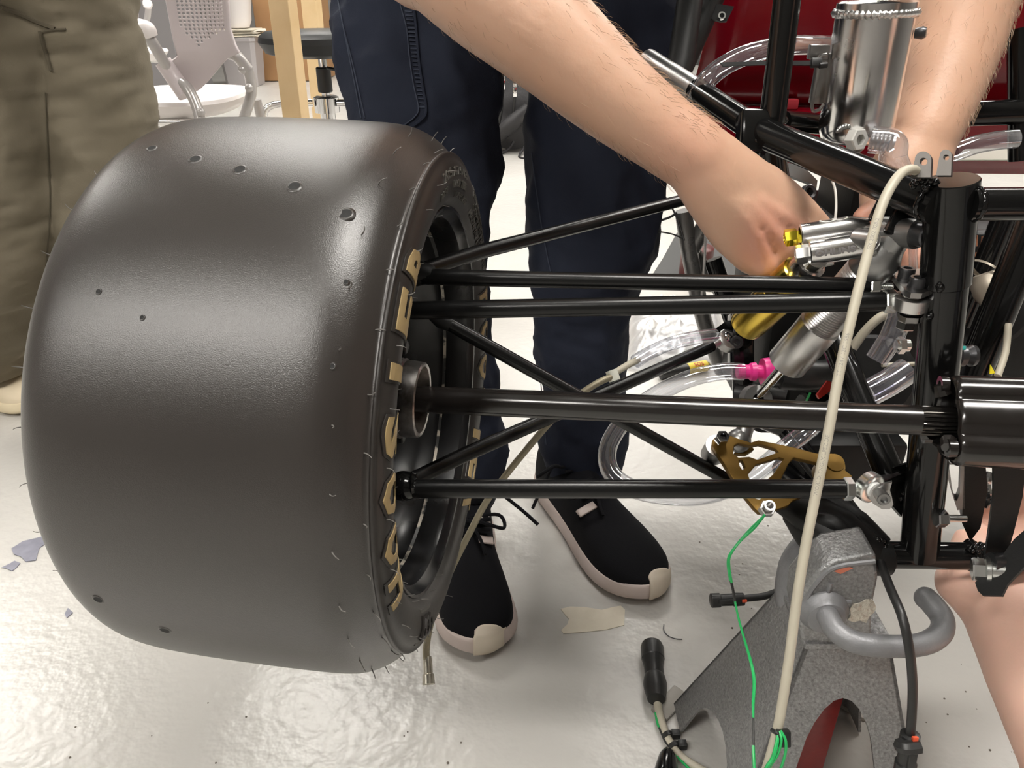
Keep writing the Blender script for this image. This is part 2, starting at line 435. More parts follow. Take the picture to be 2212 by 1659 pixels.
def fine_glyphs(text, size, lim, bold=0.0):
    vs, fs = glyphs(text, size, 0, bold); bm = bmesh.new(); bv = [bm.verts.new(v) for v in vs]
    for f in fs:
        try: bm.faces.new([bv[i] for i in f])
        except ValueError: pass
    bmesh.ops.triangulate(bm, faces=bm.faces[:])
    for _ in range(4):
        ed = [e for e in bm.edges if e.calc_length() > lim]
        if not ed: break
        bmesh.ops.subdivide_edges(bm, edges=ed, cuts=1); bmesh.ops.triangulate(bm, faces=bm.faces[:])
    bm.verts.index_update(); r = [v.co.copy() for v in bm.verts], [tuple(v.index for v in f.verts) for f in bm.faces]; bm.free(); return r


# ------------------------------------------------------------------ the room
M().add([(-4, -3.2, 0), (4.5, -3.2, 0), (4.5, 7.6, 0), (-4, 7.6, 0)], [(0, 1, 2, 3)]).obj('floor', FLOORM, smooth=0)['kind'] = 'structure'
M().add([(-4, -3.2, 2.75), (4.5, -3.2, 2.75), (4.5, 7.6, 2.75), (-4, 7.6, 2.75)], [(3, 2, 1, 0)]).obj('ceiling', CEILM, smooth=0)['kind'] = 'structure'
struct(M().box((0.25, 7.65, 1.375), 4.3, 0.05, 1.375).obj('wall_back', WALLM, smooth=0))
struct(M().box((0.25, -3.25, 1.375), 4.3, 0.05, 1.375).obj('wall_front', WALLM, smooth=0))
struct(M().box((-4.05, 2.2, 1.375), 0.05, 5.5, 1.375).obj('wall_left', WALLM, smooth=0))
struct(M().box((4.55, 2.2, 1.375), 0.05, 5.5, 1.375).obj('wall_right', WALLM, smooth=0))
struct(M().box((0.25, 7.585, 0.05), 4.25, 0.012, 0.05, bev=0.004).obj('baseboard_back', mat('dark_base_trim', (0.05, 0.05, 0.05), 0.5)))
LAMP_ROWS = ((-1.1, (-3.0, -1.2), 'behind the camera'), (0.40, (0.60,), 'right above the car'), (2.8, (-3.0, -1.3, 0.65, 2.5), 'over the chairs'), (5.6, (-1.3, 0.65, 2.5), 'near the back wall'))
for Y, xs, names in LAMP_ROWS:
    for X in xs:
        t = thing('ceiling_light', '', 'light', (X, Y, 2.75))
        t['label'] = 'recessed white ceiling light panel ' + names + ', ' + ('leftmost' if X < -2 else 'left of centre' if X < 0 else 'right of centre' if X < 2 else 'rightmost') + ' of its row'
        t['group'] = 'ceiling light panels'
        M().box((X, Y, 2.738), 0.60, 0.19, 0.004).obj('diffuser', LAMPM, t, smooth=0)
        fr = M()
        for sx in (-1, 1): fr.box((X + sx * 0.612, Y, 2.738), 0.012, 0.214, 0.012)
        for sy in (-1, 1): fr.box((X, Y + sy * 0.202, 2.738), 0.60, 0.012, 0.012)
        fr.obj('frame', WPLA, t, smooth=0)

# ------------------------------------------------------------------ racing wheel
_ps, _ph = radians(6.04), radians(4.68)
WAX = (CAMX * (cos(_ps) * cos(_ph)) - CAMU * (sin(_ph) * cos(_ps)) - CAMD * sin(_ps)).normalized()   # axle, towards the car
WC = V((0, 0, CAMH)) + CAMX * -0.0949 + CAMU * -0.0104 + CAMD * 0.605
WUP = (V((0, 0, 1)) - WAX * WAX.z).normalized(); WNEAR = WAX.cross(WUP).normalized()
if WNEAR.y > 0: WNEAR = -WNEAR


def WP(a, r, ang):
    """wheel point: offset a along the axle, radius r, angle from the near side (+ is up)"""
    return WC + WAX * a + WNEAR * (r * cos(ang)) + WUP * (r * sin(ang))


wheel = thing('racing_wheel', 'wide treadless black racing tyre on a black rim, hanging off the floor at the left', 'wheel', WC)
TP = [(-.150, .147), (-.164, .156), (-.171, .168), (-.168, .182), (-.160, .1920), (-.150, .1982), (-.138, .2015), (-.12, .2035), (-.09, .2047), (-.05, .2052), (-.01, .2050), (.008, .2038),
      (.018, .2012), (.027, .1965), (.0335, .1905), (.0375, .1862), (.0392, .1858), (.0405, .1872), (.0422, .1868), (.0425, .1848), (.0432, .1825), (.0458, .178), (.0475, .171), (.0468, .163), (.0442, .156), (.0405, .1512), (.038, .147)]


def wheel_surface(prof, n):
    return [[WP(a, r, 2 * pi * k / n) for k in range(n)] for a, r in prof]


def dense(prof, k=3):
    return [(p.x, p.y) for p in spline([V((a, r, 0)) for a, r in prof], k)]


ridge_i = 16
tread_prof = dense(TP[:17], 3); side_prof = dense(TP[16:], 3)
tyre = M().rings(wheel_surface(tread_prof, 144), True, (False, False)).obj('tyre_tread', RUB, wheel, smooth=60)
side = M().rings(wheel_surface(side_prof, 144), True, (False, False)).obj('sidewall', RUBS, wheel, smooth=60)


def side_a(r):
    """axle offset of the sidewall surface at radius r"""
    for (a0, r0), (a1, r1) in zip(side_prof, side_prof[1:]):
        if r1 <= r <= r0 and r0 > r1: return a0 + (a1 - a0) * (r0 - r) / (r0 - r1)
    return side_prof[-1][0]


def side_text(ch, r0, ang, h, wd, name, m, lift, ext=0.0, rev=False):
    """one raised glyph or word on the sidewall; its top points outwards, it reads clockwise seen from the car"""
    vs, fs = glyphs(ch, 1.0, 0.0, ext)
    x0 = min(v.x for v in vs); x1 = max(v.x for v in vs); y0 = min(v.y for v in vs); y1 = max(v.y for v in vs)
    bm = bmesh.new(); bv = [bm.verts.new((v.x, v.y, 0)) for v in vs]
    for f in fs:
        try: bm.faces.new([bv[i] for i in f])
        except ValueError: pass
    bmesh.ops.triangulate(bm, faces=bm.faces[:])
    lim = (x1 - x0) * 0.16 * min(1.0, 0.02 / max(wd, .001) * 6)
    for _ in range(3):
        ed = [e for e in bm.edges if e.calc_length() > lim]
        if not ed: break
        bmesh.ops.subdivide_edges(bm, edges=ed, cuts=1); bmesh.ops.triangulate(bm, faces=bm.faces[:])
    bm.verts.index_update(); pts = []; n = len(bm.verts)
    for up in (0.0, lift):
        for v in bm.verts:
            fx = ((v.co.x - x0) / (x1 - x0) - .5) * wd; fy = ((v.co.y - y0) / (y1 - y0) - .5) * h
            if rev: fx, fy = -fx, -fy
            r = r0 + fy
            pts.append(WP(side_a(r) + 0.0002 + up, r + up * .3, ang + fx / r0))
    ff = [[v.index + n for v in f.verts] for f in bm.faces]
    for e in bm.edges:
        if e.is_boundary:
            a, b = e.verts[0].index, e.verts[1].index; ff.append([a, b, b + n, a + n])
    bm.free(); mm = M(); mm.add(pts, ff)
    return mm.obj(name, m, side, smooth=0)


WORD = 'HOOSIER'
for c0 in (0.40, pi + 0.50):
    for i, ch in enumerate(WORD):
        an = c0 + (i - 3) * 0.205
        side_text(ch, .1675, an, .0290, .0280 if ch != 'I' else .012, 'letter_outline', RUBS, .0007, 0.055)
        side_text(ch, .1675, an, .0250, .0245 if ch != 'I' else .009, 'letter', GOLD, .0013, 0.03)
RTXT = mat('raised_rubber_text', (0.085, 0.08, 0.07), 0.42)
for txt, r, an, h, wd in (('20.5 X 7.0-13', .1745, 1.77, .0062, .085), ('RACE TIRE', .1655, 1.85, .0055, .050), ('R25B', .1655, 1.52, .0050, .022), ('NOT FOR HIGHWAY USE', .177, 2.50, .0048, .10), ('FOR RACING PURPOSES ONLY', .1705, 2.52, .0045, .11), ('COMPETITION TIRE', .164, 2.55, .0042, .10), ('TUBELESS', .1575, 1.95, .004, .05), ('MADE IN USA', .1575, 2.45, .004, .07)):
    side_text(txt, r, an, h, wd, 'raised_lettering', RTXT, .0007, 0.01)
# compound stamp near the bottom
sr, sa = .1655, -0.93
mm = M(); pts = []
for k in range(9):
    an = sa + (k / 8 - .5) * .235
    pts.append([WP(side_a(r) + l, r, an) for r, l in ((.1565, 0.0), (.1565, .0011), (.1815, .0011), (.1815, 0.0))])
mm.rings(pts, False, (True, True)).obj('stamp_plate', mat('stamp_rubber', (0.085, 0.08, 0.072), 0.4), side, smooth=0)
side_text('LCO', .169, sa, .0175, .033, 'stamp_lettering', RUBS, .0019, 0.02, rev=True)

# rubber whiskers: one small mesh shared by all
wm = M().tube([(0, 0, 0), (0, 0, .0035), (.0008, 0, .007), (.0026, 0, .0095)], [.0006, .00045, .0004, .0003], 6, 2)
wob = wm.obj('rubber_whisker', RUBH, None); wme = wob.data; bpy.data.objects.remove(wob)
rnd = random.Random(3)


def whisker(par, p, nrm, s=1.0):
    s *= .78
    o = bpy.data.objects.new('rubber_whisker', wme); C.objects.link(o); o.parent = par; o.location = V(p) - WC
    q = V((0, 0, 1)).rotation_difference(V(nrm).normalized()); o.rotation_mode = 'QUATERNION'
    from mathutils import Quaternion
    o.rotation_quaternion = q @ Quaternion((0, 0, 1), rnd.uniform(0, 6.28)); o.scale = (s, s, s * rnd.uniform(.75, 1.15))


for k in range(34):
    an = -1.45 + k * 3.2 / 34 + rnd.uniform(-.02, .02)
    rad = WNEAR * cos(an) + WUP * sin(an)
    if k % 2 == 0: whisker(tyre, WP(.022, .199, an), rad * .8 + WAX * .6)
    else: whisker(tyre, WP(.0365, .187, an), rad * .6 + WAX * .9, .9)
    if k % 2 == 0: whisker(side, WP(side_a(.176), .176, an + .05), WAX + rad * .2, .8)
    if k % 2 == 1: whisker(side, WP(.0405, .1515, an + .03), WAX - rad * .2, .8)
for k in range(9):
    an = 1.75 + k * .16
    rad = WNEAR * cos(an) + WUP * sin(an)
    whisker(tyre, WP(.030, .194, an), rad * .9 + WAX * .5)
for k in range(14):
    an = -1.0 + k * .19
    rad = WNEAR * cos(an) + WUP * sin(an)
    whisker(tyre, WP(-.168, .182, an), rad * .5 - WAX * .6, .8)

# tread wear holes, found where the photo shows them
_grid = []
for i in range(60):
    a = -.15 + i * .17 / 59
    r = max(.1982, .2052 - max(0, abs(a + .055) - .05) ** 2 * 1.0)
    for j in range(170):
        an = -1.75 + j * 3.6 / 169
        p = WP(a, r, an); d = p - V((0, 0, CAMH)); z = d.dot(CAMD)
        _grid.append((CX + F * d.dot(CAMX) / z, CY - F * d.dot(CAMU) / z, a, an))


def tread_at(u, v):
    g = min(_grid, key=lambda q: (q[0] - u) ** 2 + (q[1] - v) ** 2); return g[2], g[3]


DIMP = mat('wear_hole_shade', (0.006, 0.006, 0.006), 0.7)  # black disc colour stands in for the shade inside each hole
for (u, v, s) in ((330, 315, .8), (420, 341, 1), (519, 370, 1), (630, 403, 1.1), (750, 462, 1.1), (208, 1303, .9), (355, 1360, 1), (480, 1392, 1), (613, 1422, 1), (760, 1444, 1.0), (208, 625, .45), (310, 690, .4), (760, 600, .45), (742, 788, .45)):
    a, an = tread_at(u, v)
    r = next((r0 + (r1 - r0) * (a - a0) / (a1 - a0) for (a0, r0), (a1, r1) in zip(tread_prof, tread_prof[1:]) if a0 <= a <= a1), .204)
    c = WP(a, r - .0003, an); n = WNEAR * cos(an) + WUP * sin(an)
    M().lathe(c, n, [(-.001, .0024 * s), (.0004, .0028 * s), (.00075, .0032 * s), (.00075, .0036 * s), (.0005, .0042 * s), (-.0006, .0052 * s)], 20).obj('wear_hole_rim', RUB, tyre)
    M().lathe(c, n, [(.0006, .0001), (.0007, .0030 * s)], 16).obj('wear_hole_shade_disc', DIMP, tyre, smooth=0)

# rim, seen into from the car side
RP = [(-.150, .148), (-.158, .146), (-.160, .143), (-.148, .138), (-.13, .136), (-.10, .128), (-.045, .126), (-.012, .1275), (-.004, .1335), (.008, .1372), (.012, .1375), (.013, .1385), (.030, .1395), (.034, .1405), (.0365, .1440), (.040, .1465), (.0405, .1488), (.038, .1503)]
rim = M().rings(wheel_surface(RP, 96), True, (False, False)).obj('rim_barrel', RIMB, wheel, smooth=35)
M().rings(wheel_surface([(.0122, .1380), (.0150, .1392), (.0152, .1388), (.0122, .1376)], 96), True, (False, False)).obj('bead_seat_edge', mat('chipped_rim_edge', (0.03, 0.03, 0.03), 0.35, 0.2, var=(60, 0.06, (0.45, 0.40, 0.33))), rim)
ctr = M()
ctr.rings(wheel_surface([(-.118, .03), (-.118, .128), (-.112, .128), (-.112, .03)], 64), True, (False, False))
for k in range(8):
    an = k * pi / 4
    r1 = WP(-.115, .045, an); r2 = WP(-.115, .128, an)
    ctr.tube([r1, r2], .010, 8)
ctr.obj('wheel_centre', RIMB, wheel)
up = M()
up.lathe(WC - WAX * .112, WAX, [(0, .035), (0, .052), (.03, .055), (.06, .050), (.075, .040), (.095, .038)], 40, (True, True))
up.tube([WP(-.035, .0, 0), WP(-.035, .055, 1.25), WP(-.03, .092, 1.35)], [.030, .020, .014], 12)
up.tube([WP(-.035, .0, 0), WP(-.035, .055, -1.3), WP(-.03, .092, -1.45)], [.030, .020, .014], 12)
up.tube([WP(-.035, .0, 0), WP(-.035, .07, .75)], [.022, .013], 12)
for k in range(6):
    up.cyl(WP(-.01, .043, k * pi / 3 + .3), WP(.006, .043, k * pi / 3 + .3), .006, 10, .001)
up.lathe(WC - WAX * .018, WAX, [(0, .050), (.010, .050), (.012, .044), (.012, .030)], 40, (True, False))
up.obj('upright', BLKP, wheel)
HUB = mat('worn_hub_steel', (0.62, 0.59, 0.56), 0.30, 1.0, bump=(200, 0.2, 0.0006), var=(55, 0.25, (0.12, 0.09, 0.075)))
hb = M(); pr = [(-.012, .0315)]
for k in range(7): pr += [(-.008 + k * .0030, .0318), (-.0066 + k * .0030, .0301)]
pr += [(.0150, .0305), (.0245, .0295), (.0255, .0285), (.0250, .0262), (.004, .0255), (-.012, .020)]
hb.lathe(WC, WAX, pr, 56, (False, False)); hb.obj('hub_bearing_collar', HUB, wheel, smooth=25)


def plane3(a, b, c):
    n = (b - a).cross(c - a).normalized(); o = V((0, 0, CAMH))

    def f(u, v):
        d = P(u, v, 1.0) - o; t = (a - o).dot(n) / d.dot(n); return o + d * t
    if n.dot(a - o) < 0: n = -n
    return f, n          # n points away from the viewer's side


def arc(c, r, a0, a1, n):
    return [(c[0] + r * cos(a0 + (a1 - a0) * k / n), c[1] + r * sin(a0 + (a1 - a0) * k / n)) for k in range(n + 1)]


def along(a, b, d): return a + (b - a).normalized() * d


# ------------------------------------------------------------------ control arms, toe link, push rod
uca = thing('upper_control_arm', 'black A-shaped upper suspension arm, one leg reaching back behind the bare hand', 'suspension arm', P(893, 588, .605))
a0 = P(893, 590, .600)
ua_end = P(1876, 618, .568)
M().tube([a0, P(960, 599, .598), ua_end], .0063, 18, 4).obj('rear_leg', BLK, uca)
M().tube([a0, P(1040, 543, .655), P(1480, 431, .84), P(1560, 408, .88)], .0064, 18).obj('front_leg', BLK, uca)
M().tube([P(868, 594, .605), P(900, 590, .602), P(935, 594, .600)], [.010, .0105, .0075], 14, 3).obj('outboard_socket', BLKM, uca)
d = (ua_end - P(1700, 613, .574)).normalized()
nt = M().hexnut(ua_end + d * .0035, d, .0135, .0068).obj('jam_nut', ZINC, uca, smooth=20)
th = M(); pr = []
for k in range(9): pr += [(.006 + k * .0013, .0030), (.00665 + k * .0013, .0024)]
th.lathe(ua_end, d, pr, 14, (True, True)).obj('threaded_shank', ZINC, uca, smooth=20)

toe = thing('toe_link', 'straight black rod directly below the upper arm, bright hex nut at its right end', 'rod', P(872, 671, .60))
t0 = P(868, 671, .598); t1 = P(1908, 651, .556)
M().tube([t0, t1], .0071, 20).obj('rod', BLK, toe)
d = (t1 - t0).normalized()
M().hexnut(t1 + d * .0045, d, .0150, .0085).obj('jam_nut', ZINC, toe, smooth=20)
ce = FL(1966, 654, .524)
M().lathe(ce - V((0, 0, .0052)), V((0, 0, 1)), [(0, .0105), (.001, .0122), (.0095, .0122), (.0105, .0105), (.0105, .0072), (0, .0072), (0, .0105)], 32).tube([t1 + d * .007, ce - d * .010], [.0045, .0062], 12).obj('rod_end', ALUB, toe)
M().ball(ce, .0078, 10).obj('ball', CHROME, toe)
M().lathe(t0, -d, [(-.004, .0071), (0, .0095), (.012, .0105), (.018, .006)], 18, (True, True)).obj('outboard_joint', STEEL, toe)

lca = thing('lower_control_arm', 'black lower suspension arm, lowest of the arms, two legs spreading from the wheel', 'suspension arm', P(880, 1055, .605))
l0 = P(868, 1056, .606); l1 = P(1822, 1056, .603)
M().tube([l0, l1], .0075, 20).obj('rear_leg', BLK, lca)
M().tube([P(872, 1046, .615), P(1000, 984, .66), P(1536, 748, .845)], .0066, 18).obj('front_leg', BLK, lca)
M().ball(P(872, 1050, .608), .013, 10, (1, 1, .9)).weld(P(892, 1047, .606), l1 - l0, .0085, 12, .0022, 3).obj('outboard_socket', BLKG, lca)
d = (l1 - l0).normalized()
M().hexnut(l1 + d * .0035, d, .0160, .0070).obj('jam_nut', ZINC, lca, smooth=20)
pr = []
for k in range(8): pr += [(.006 + k * .0012, .0036), (.0066 + k * .0012, .0031)]
M().lathe(l1, d, pr, 14, (True, True)).obj('threaded_shank', ZINC, lca, smooth=20)
eax = (CAMD * -.8 + CAMX * .35 + CAMU * -.35).normalized(); ec = P(1878, 1052, .603)
M().lathe(ec - eax * .0045, eax, [(0, .0105), (.001, .0122), (.008, .0122), (.009, .0105), (.009, .0070), (0, .0070), (0, .0105)], 32).tube([l1 + d * .012, ec - d * .009], [.0040, .0060], 12).obj('rod_end', ZINC, lca)
M().lathe(ec, eax, [(-.002, .0075), (.003, .0072), (.006, .0060), (.006, .0032)], 24).obj('liner', mat('white_liner', (.8, .8, .78), .35), lca)
fe = P(1566, 732, .852); fd = (P(1536, 748, .845) - P(1000, 984, .66)).normalized()
M().lathe(fe - V((0, 0, .006)), V((.3, -.5, .8)), [(0, .010), (.001, .0125), (.011, .0125), (.012, .010), (.012, .006), (0, .006), (0, .010)], 28).tube([P(1536, 748, .845), fe - fd * .010], [.0045, .006], 12).obj('front_rod_end', ALUB, lca)
M().ball(fe, .0085, 10).obj('front_ball', CHROME, lca)

push = thing('push_rod', 'slim black push rod slanting from the upper arm down to the bronze rocker', 'rod', P(960, 695, .64))
M().tube([P(952, 690, .635), P(1588, 1046, .69)], .0058, 16).obj('rod', BLK, push)
M().tube([P(930, 680, .632), P(952, 690, .635), P(975, 703, .637)], [.004, .0075, .0058], 12).obj('end_fitting', BLKM, push)

# ------------------------------------------------------------------ drive shaft and tripod housing
shaft = thing('drive_shaft', 'thick semi-gloss black drive shaft with a splined right end', 'shaft', P(900, 862, .605))
s0 = P(862, 861, .612); s1 = P(1985, 908, .5455); s2 = P(2062, 911, .541)
M().tube([s0, s1], .0107, 28).obj('shaft_tube', BLKS, shaft)
d = (s1 - s0).normalized(); x, y, _ = frame_of(d)
rg = []
for q, p in enumerate((s1 - d * .0005, s1 + d * .0025, s2)):
    rg.append([p + (x * cos(2 * pi * k / 88) + y * sin(2 * pi * k / 88)) * ((.0107 if q else .0102) - (0.0011 if (k % 4) in (2, 3) and q else 0)) for k in range(88)])
M().rings(rg).obj('splines', mat('oiled_spline_steel', (.07, .065, .06), .16, .9), shaft, smooth=25)
SC = mat('bare_scuff', (.40, .32, .25), .5)

tri = thing('tripod_housing', 'black three-lobed joint housing at the right edge, taking the splined shaft end', 'housing', P(2060, 912, .54))
h0 = P(2046, 914, .541); hd = d
def lobed(off, k0, rr, n=96, ph=2.2):
    return [h0 + hd * off + (x * cos(2 * pi * k / n) + y * sin(2 * pi * k / n)) * (rr + k0 * (max(0, cos(3 * (2 * pi * k / n) + ph)) ** .7 - .35) * .0085) for k in range(n)]
M().rings([lobed(.020, 1, .0240), lobed(.001, 1, .0240), lobed(-.001, 1, .0250), lobed(-.0005, 1, .0275), lobed(.0015, 1, .0288), lobed(.004, 1, .0290), lobed(.16, 1, .0290)], True, (True, True)).obj('housing_body', BLKS, tri, smooth=50)
M().lathe(h0 + hd * .0105, hd, [(0, .012), (0, .0225), (.004, .0225)], 40).obj('inner_seal', BLKM, tri)
fl = M()
for an in (1.2, 3.3, 5.4):
    c = h0 - hd * .007 + (x * cos(an) + y * sin(an)) * .027
    M().lathe(c, hd, [(0, .003), (0, .0062), (.005, .0062), (.005, .003), (0, .003)], 20).tube([h0 - hd * .004 + (x * cos(an) + y * sin(an)) * .020, c], [.006, .004], 8).obj('flange_ear', BLKS, tri)
sm = M()
rn = random.Random(5)
for k in range(7):
    c = P(2120 + k * 8 + rn.uniform(-4, 4), 912 + rn.uniform(-12, 14), .508)
    sm.ball(c + CAMD * .0035, .0022, 5, (1.6, 1.2, .9))
sm2 = M()

# ------------------------------------------------------------------ chassis frame
fr = thing('chassis_frame', 'black welded steel tube race car frame filling the right side', 'frame', P(2000, 700, .56))


def ft(pts, r, m=BLKG, n=24, name='frame_tube', sm=0):
    return M().tube(pts, r, n, sm).obj(name, m, fr)


nt0 = P(2058, 388, .505); nt1 = P(2043, 606, .540); nt2 = P(1985, 1196, .648)
M().cyl(nt0, P(2042, 612, .541), .0165, 36, .0008).obj('node_sleeve', BLKG, fr)
ft([nt1, nt2], .0150, BLKG, 32)
rl0 = P(1998, 430, .515); rl1 = P(1640, 284, .655)
ft([P(2030, 446, .508), rl1], .0126, BLKG, 32)
ft([rl1, P(1505, 196, .735)], .0118, BLKG, 24)
M().tube([P(1508, 198, .734), P(1400, 130, .80)], .0112, 24).obj('bare_metal_sleeve', ALUB, fr)
ft([PY(1668, 262, .683), PY(1708, -60, .683)], .0108, BLKG, 24)
ft([P(1662, 300, .672), P(1712, 640, .80)], .0125, BLKG, 24)
ft([P(2095, 441, .502), P(2340, 440, .500)], .0106, BLKG, 24)
ft([P(1690, 262, .70), P(1775, 268, .74), P(1900, 262, .78)], .0095, BLKG, 20)
ft([P(1762, 640, .72), P(1930, 1046, .640)], .0122, BLKG, 24)
ft([P(1878, 1198, .650), P(2340, 1205, .640)], .0115, BLKG, 24)
ft([P(1905, 1196, .655), P(1690, 1010, .84)], .0120, BLKG, 20)
ft([P(1600, 660, .845), P(1606, 905, .90)], .0115, BLKG, 20)
ft([P(1606, 890, .90), P(1900, 1010, 1.02)], .0110, BLKG, 16)
ft([P(1490, 0, .80), P(1470, 140, .78), P(1445, 230, .78)], .0135, BLKM, 16)
ft([P(1548, -30, .83), P(1462, 160, .80)], .0140, BLKM, 16)
ft([P(2080, 245, .78), P(2340, 238, .78)], .0125, BLKG, 20)
ft([P(2202, 60, .76), P(2203, 345, .80)], .0110, BLKG, 20)
ft([P(2240, 470, .64), P(2085, 850, .70)], .0145, BLKG, 20)
ft([P(2190, 420, .74), P(2075, 700, .80)], .0110, BLKG, 20)
ft([P(1540, 560, 1.05), P(1650, 900, 1.10)], .0125, BLKG, 16)
ft([P(1700, 930, .78), P(1845, 1120, .74)], .0100, BLKG, 16)
GT = mat('reflection_grey_frame_tube', (.20, .195, .19), .32, .5, rvar=(20, .08))  # far black tubes; their grey reflections are put into the base colour
ft([P(1476, 455, 1.02), P(1492, 560, 1.05), P(1520, 690, 1.10), P(1560, 800, 1.15)], .0115, GT, 16, sm=3)
ft([P(1492, 545, 1.05), P(1530, 470, 1.02)], .0110, GT, 14)
ft([P(1500, 545, 1.06), P(1560, 640, 1.10)], .0090, GT, 14)
# gussets, welds, brackets
gb = M().box(P(1626, 288, .655), .012, .012, .018, CAMX, CAMD, CAMU, .003)
gb.ball(P(1610, 318, .658), .010, 6, (1, 1, .8)).ball(P(1640, 255, .655), .008, 6)
gb.obj('gusset_block', BLKG, fr)
wl = M()
wl.weld(P(1668, 258, .660), V((0, 0, 1)), .0118, 12, .0024, 1)
wl.weld(P(2010, 436, .512), rl0 - rl1, .0128, 14, .0017, 2)
wl.weld(P(2108, 441, .502), CAMX, .0108, 12, .0017, 3)
wl.weld(P(1905, 1196, .652), CAMX, .0118, 14, .0030, 5)
wl.weld(P(2098, 1200, .645), CAMX, .0118, 12, .0032, 7)
wl.weld(P(1926, 1036, .640), P(1930, 1046, .640) - P(1762, 640, .72), .0125, 12, .0026, 8)
rn = random.Random(11)
for (u, v, z, n) in ((2005, 385, .500, 9), (1985, 400, .503, 7), (2040, 618, .530, 10), (2020, 676, .545, 9), (1905, 1175, .645, 12), (1960, 1075, .632, 8), (2106, 1185, .632, 8), (1630, 300, .645, 8), (1600, 855, .88, 10)):
    for k in range(n):
        wl.ball(P(u + rn.uniform(-14, 16), v + rn.uniform(-9, 9), z + rn.uniform(-.003, .004)), rn.uniform(.0018, .0034), 4)
wl.obj('weld_bead', BLKG, fr, smooth=60)['kind'] = 'stuff'


def tab(u0, v0, u1, zc, name='pickup_tab'):
    def q(u, v): return P(u, v, zc - (u - u0) / F * zc * .55)
    um = (u0 + u1) / 2; r = (u1 - u0) / 2; vt = v0 + r
    out = [q(u0 - 4, v0 + 58), q(u0 + 2, vt + 8)] + [q(a, b) for a, b in arc((um + 2, vt), r - 2, pi, 2 * pi, 12)] + [q(u1 - 2, v0 + 58)]
    hole = [q(a, b) for a, b in arc((um + 3, vt + 4), r * .42, 0, 2 * pi, 14)[:-1]]
    M().plate(out, [hole], CAMX * .0032 + CAMD * .0038).obj(name, TABS, fr, smooth=30)


tab(1972, 325, 2012, .497); tab(2026, 321, 2056, .488)
# clevis that takes the toe link and upper arm
M().plate([FL(u, v, .536) for u, v in ((1927, 592), (1943, 612), (1956, 627), (1968, 633), (1992, 634), (2012, 626), (2046, 612), (2052, 600), (2020, 588), (1990, 580), (1945, 584))], (), V((0, 0, -.0040))).obj('clevis_plate', STEEL, fr, smooth=30)
M().plate([FL(u, v, .511) for u, v in ((1940, 668), (1944, 680), (1958, 687), (1985, 688), (2012, 680), (2046, 668), (2040, 650), (1980, 646), (1950, 652))], (), V((0, 0, -.0042))).obj('clevis_plate', STEEL, fr, smooth=30)
for (u, v) in ((1956, 600), (1978, 620)):
    M().socket_bolt(FL(u, v, .536), V((0, 0, 1)), .0056, .0075).obj('cap_bolt', DSTEEL, fr, smooth=30)
bc = FL(1957, 700, .494)
M().hexnut(bc, V((0, 0, 1)), .0125, .007, .003).cyl(bc + V((0, 0, -.006)), bc + V((0, 0, .02)), .003, 12).obj('lock_nut', ZINC, fr, smooth=20)
M().lathe(FL(1966, 672, .5115), V((0, 0, 1)), [(0, .0105), (.0025, .0090), (.004, .0075)], 24, (True, True)).obj('spacer', BLKM, fr)
# lower pickup tabs
f_, n_ = plane3(P(1870, 1060, .598), P(1930, 1060, .590), P(1900, 1100, .600))
M().plate([f_(u, v) for u, v in ((1880, 1062), (1905, 1048), (1927, 1042), (1922, 1060), (1926, 1072), (1930, 1090), (1922, 1100), (1905, 1100), (1886, 1088), (1876, 1074))], (), n_ * .003).obj('pickup_tab', STEEL, fr, smooth=30)
M().plate([P(1850, 1034, .612), P(1962, 1018, .63), P(1966, 1026, .632), P(1880, 1052, .600), P(1868, 1052, .601)], (), CAMU * -.0028).obj('pickup_tab', BLKG, fr, smooth=30)
M().cyl(P(1896, 1060, .600), P(1906, 1074, .588), .0048, 18).socket_bolt(P(1906, 1074, .588), P(1906, 1074, .588) - P(1896, 1060, .600), .0050, .0050).obj('cap_bolt', ALUD, fr, smooth=30)
M().plate([P(1930, 1010, .632), P(1965, 1000, .630), P(1975, 1100, .640), P(1950, 1118, .645), P(1925, 1090, .640)], (), CAMD * .006).obj('gusset_plate', BLKG, fr, smooth=30)
# front clevis for the lower arm's far leg
M().box(P(1600, 735, .865), .012, .012, .030, CAMX, CAMD, CAMU, .002).plate([P(u, v, .852) for u, v in ((1545, 718), (1570, 700), (1625, 700), (1625, 745), (1600, 760), (1590, 730), (1575, 718))], (), CAMU * .004).obj('front_clevis', BLKG, fr)
M().socket_bolt(P(1590, 740, .845), -CAMD, .007, .004).obj('cap_bolt', DSTEEL, fr)
# hoop bracket with bolt
M().plate([P(u, v, .80) for u, v in ((1537, 40), (1548, 8), (1586, 14), (1570, 46), (1556, 46))], (), CAMD * .003).obj('hoop_bracket', BLKM, fr, smooth=30)
M().lathe(P(1558, 36, .798), -CAMD, [(0, .004), (.003, .004), (.003, .0025), (-.001, .0025)], 16).obj('bracket_nut', ZINC, fr)
# shock mount ears under the diagonal rail
M().box(P(1968, 476, .545), .014, .0035, .016, (CAMX - CAMU * .5).normalized(), CAMD, (CAMU + CAMX * .5).normalized(), .002).box(P(1930, 455, .565), .014, .0035, .014, (CAMX - CAMU * .5).normalized(), CAMD, (CAMU + CAMX * .5).normalized(), .002).obj('shock_mount_ear', BLKG, fr)
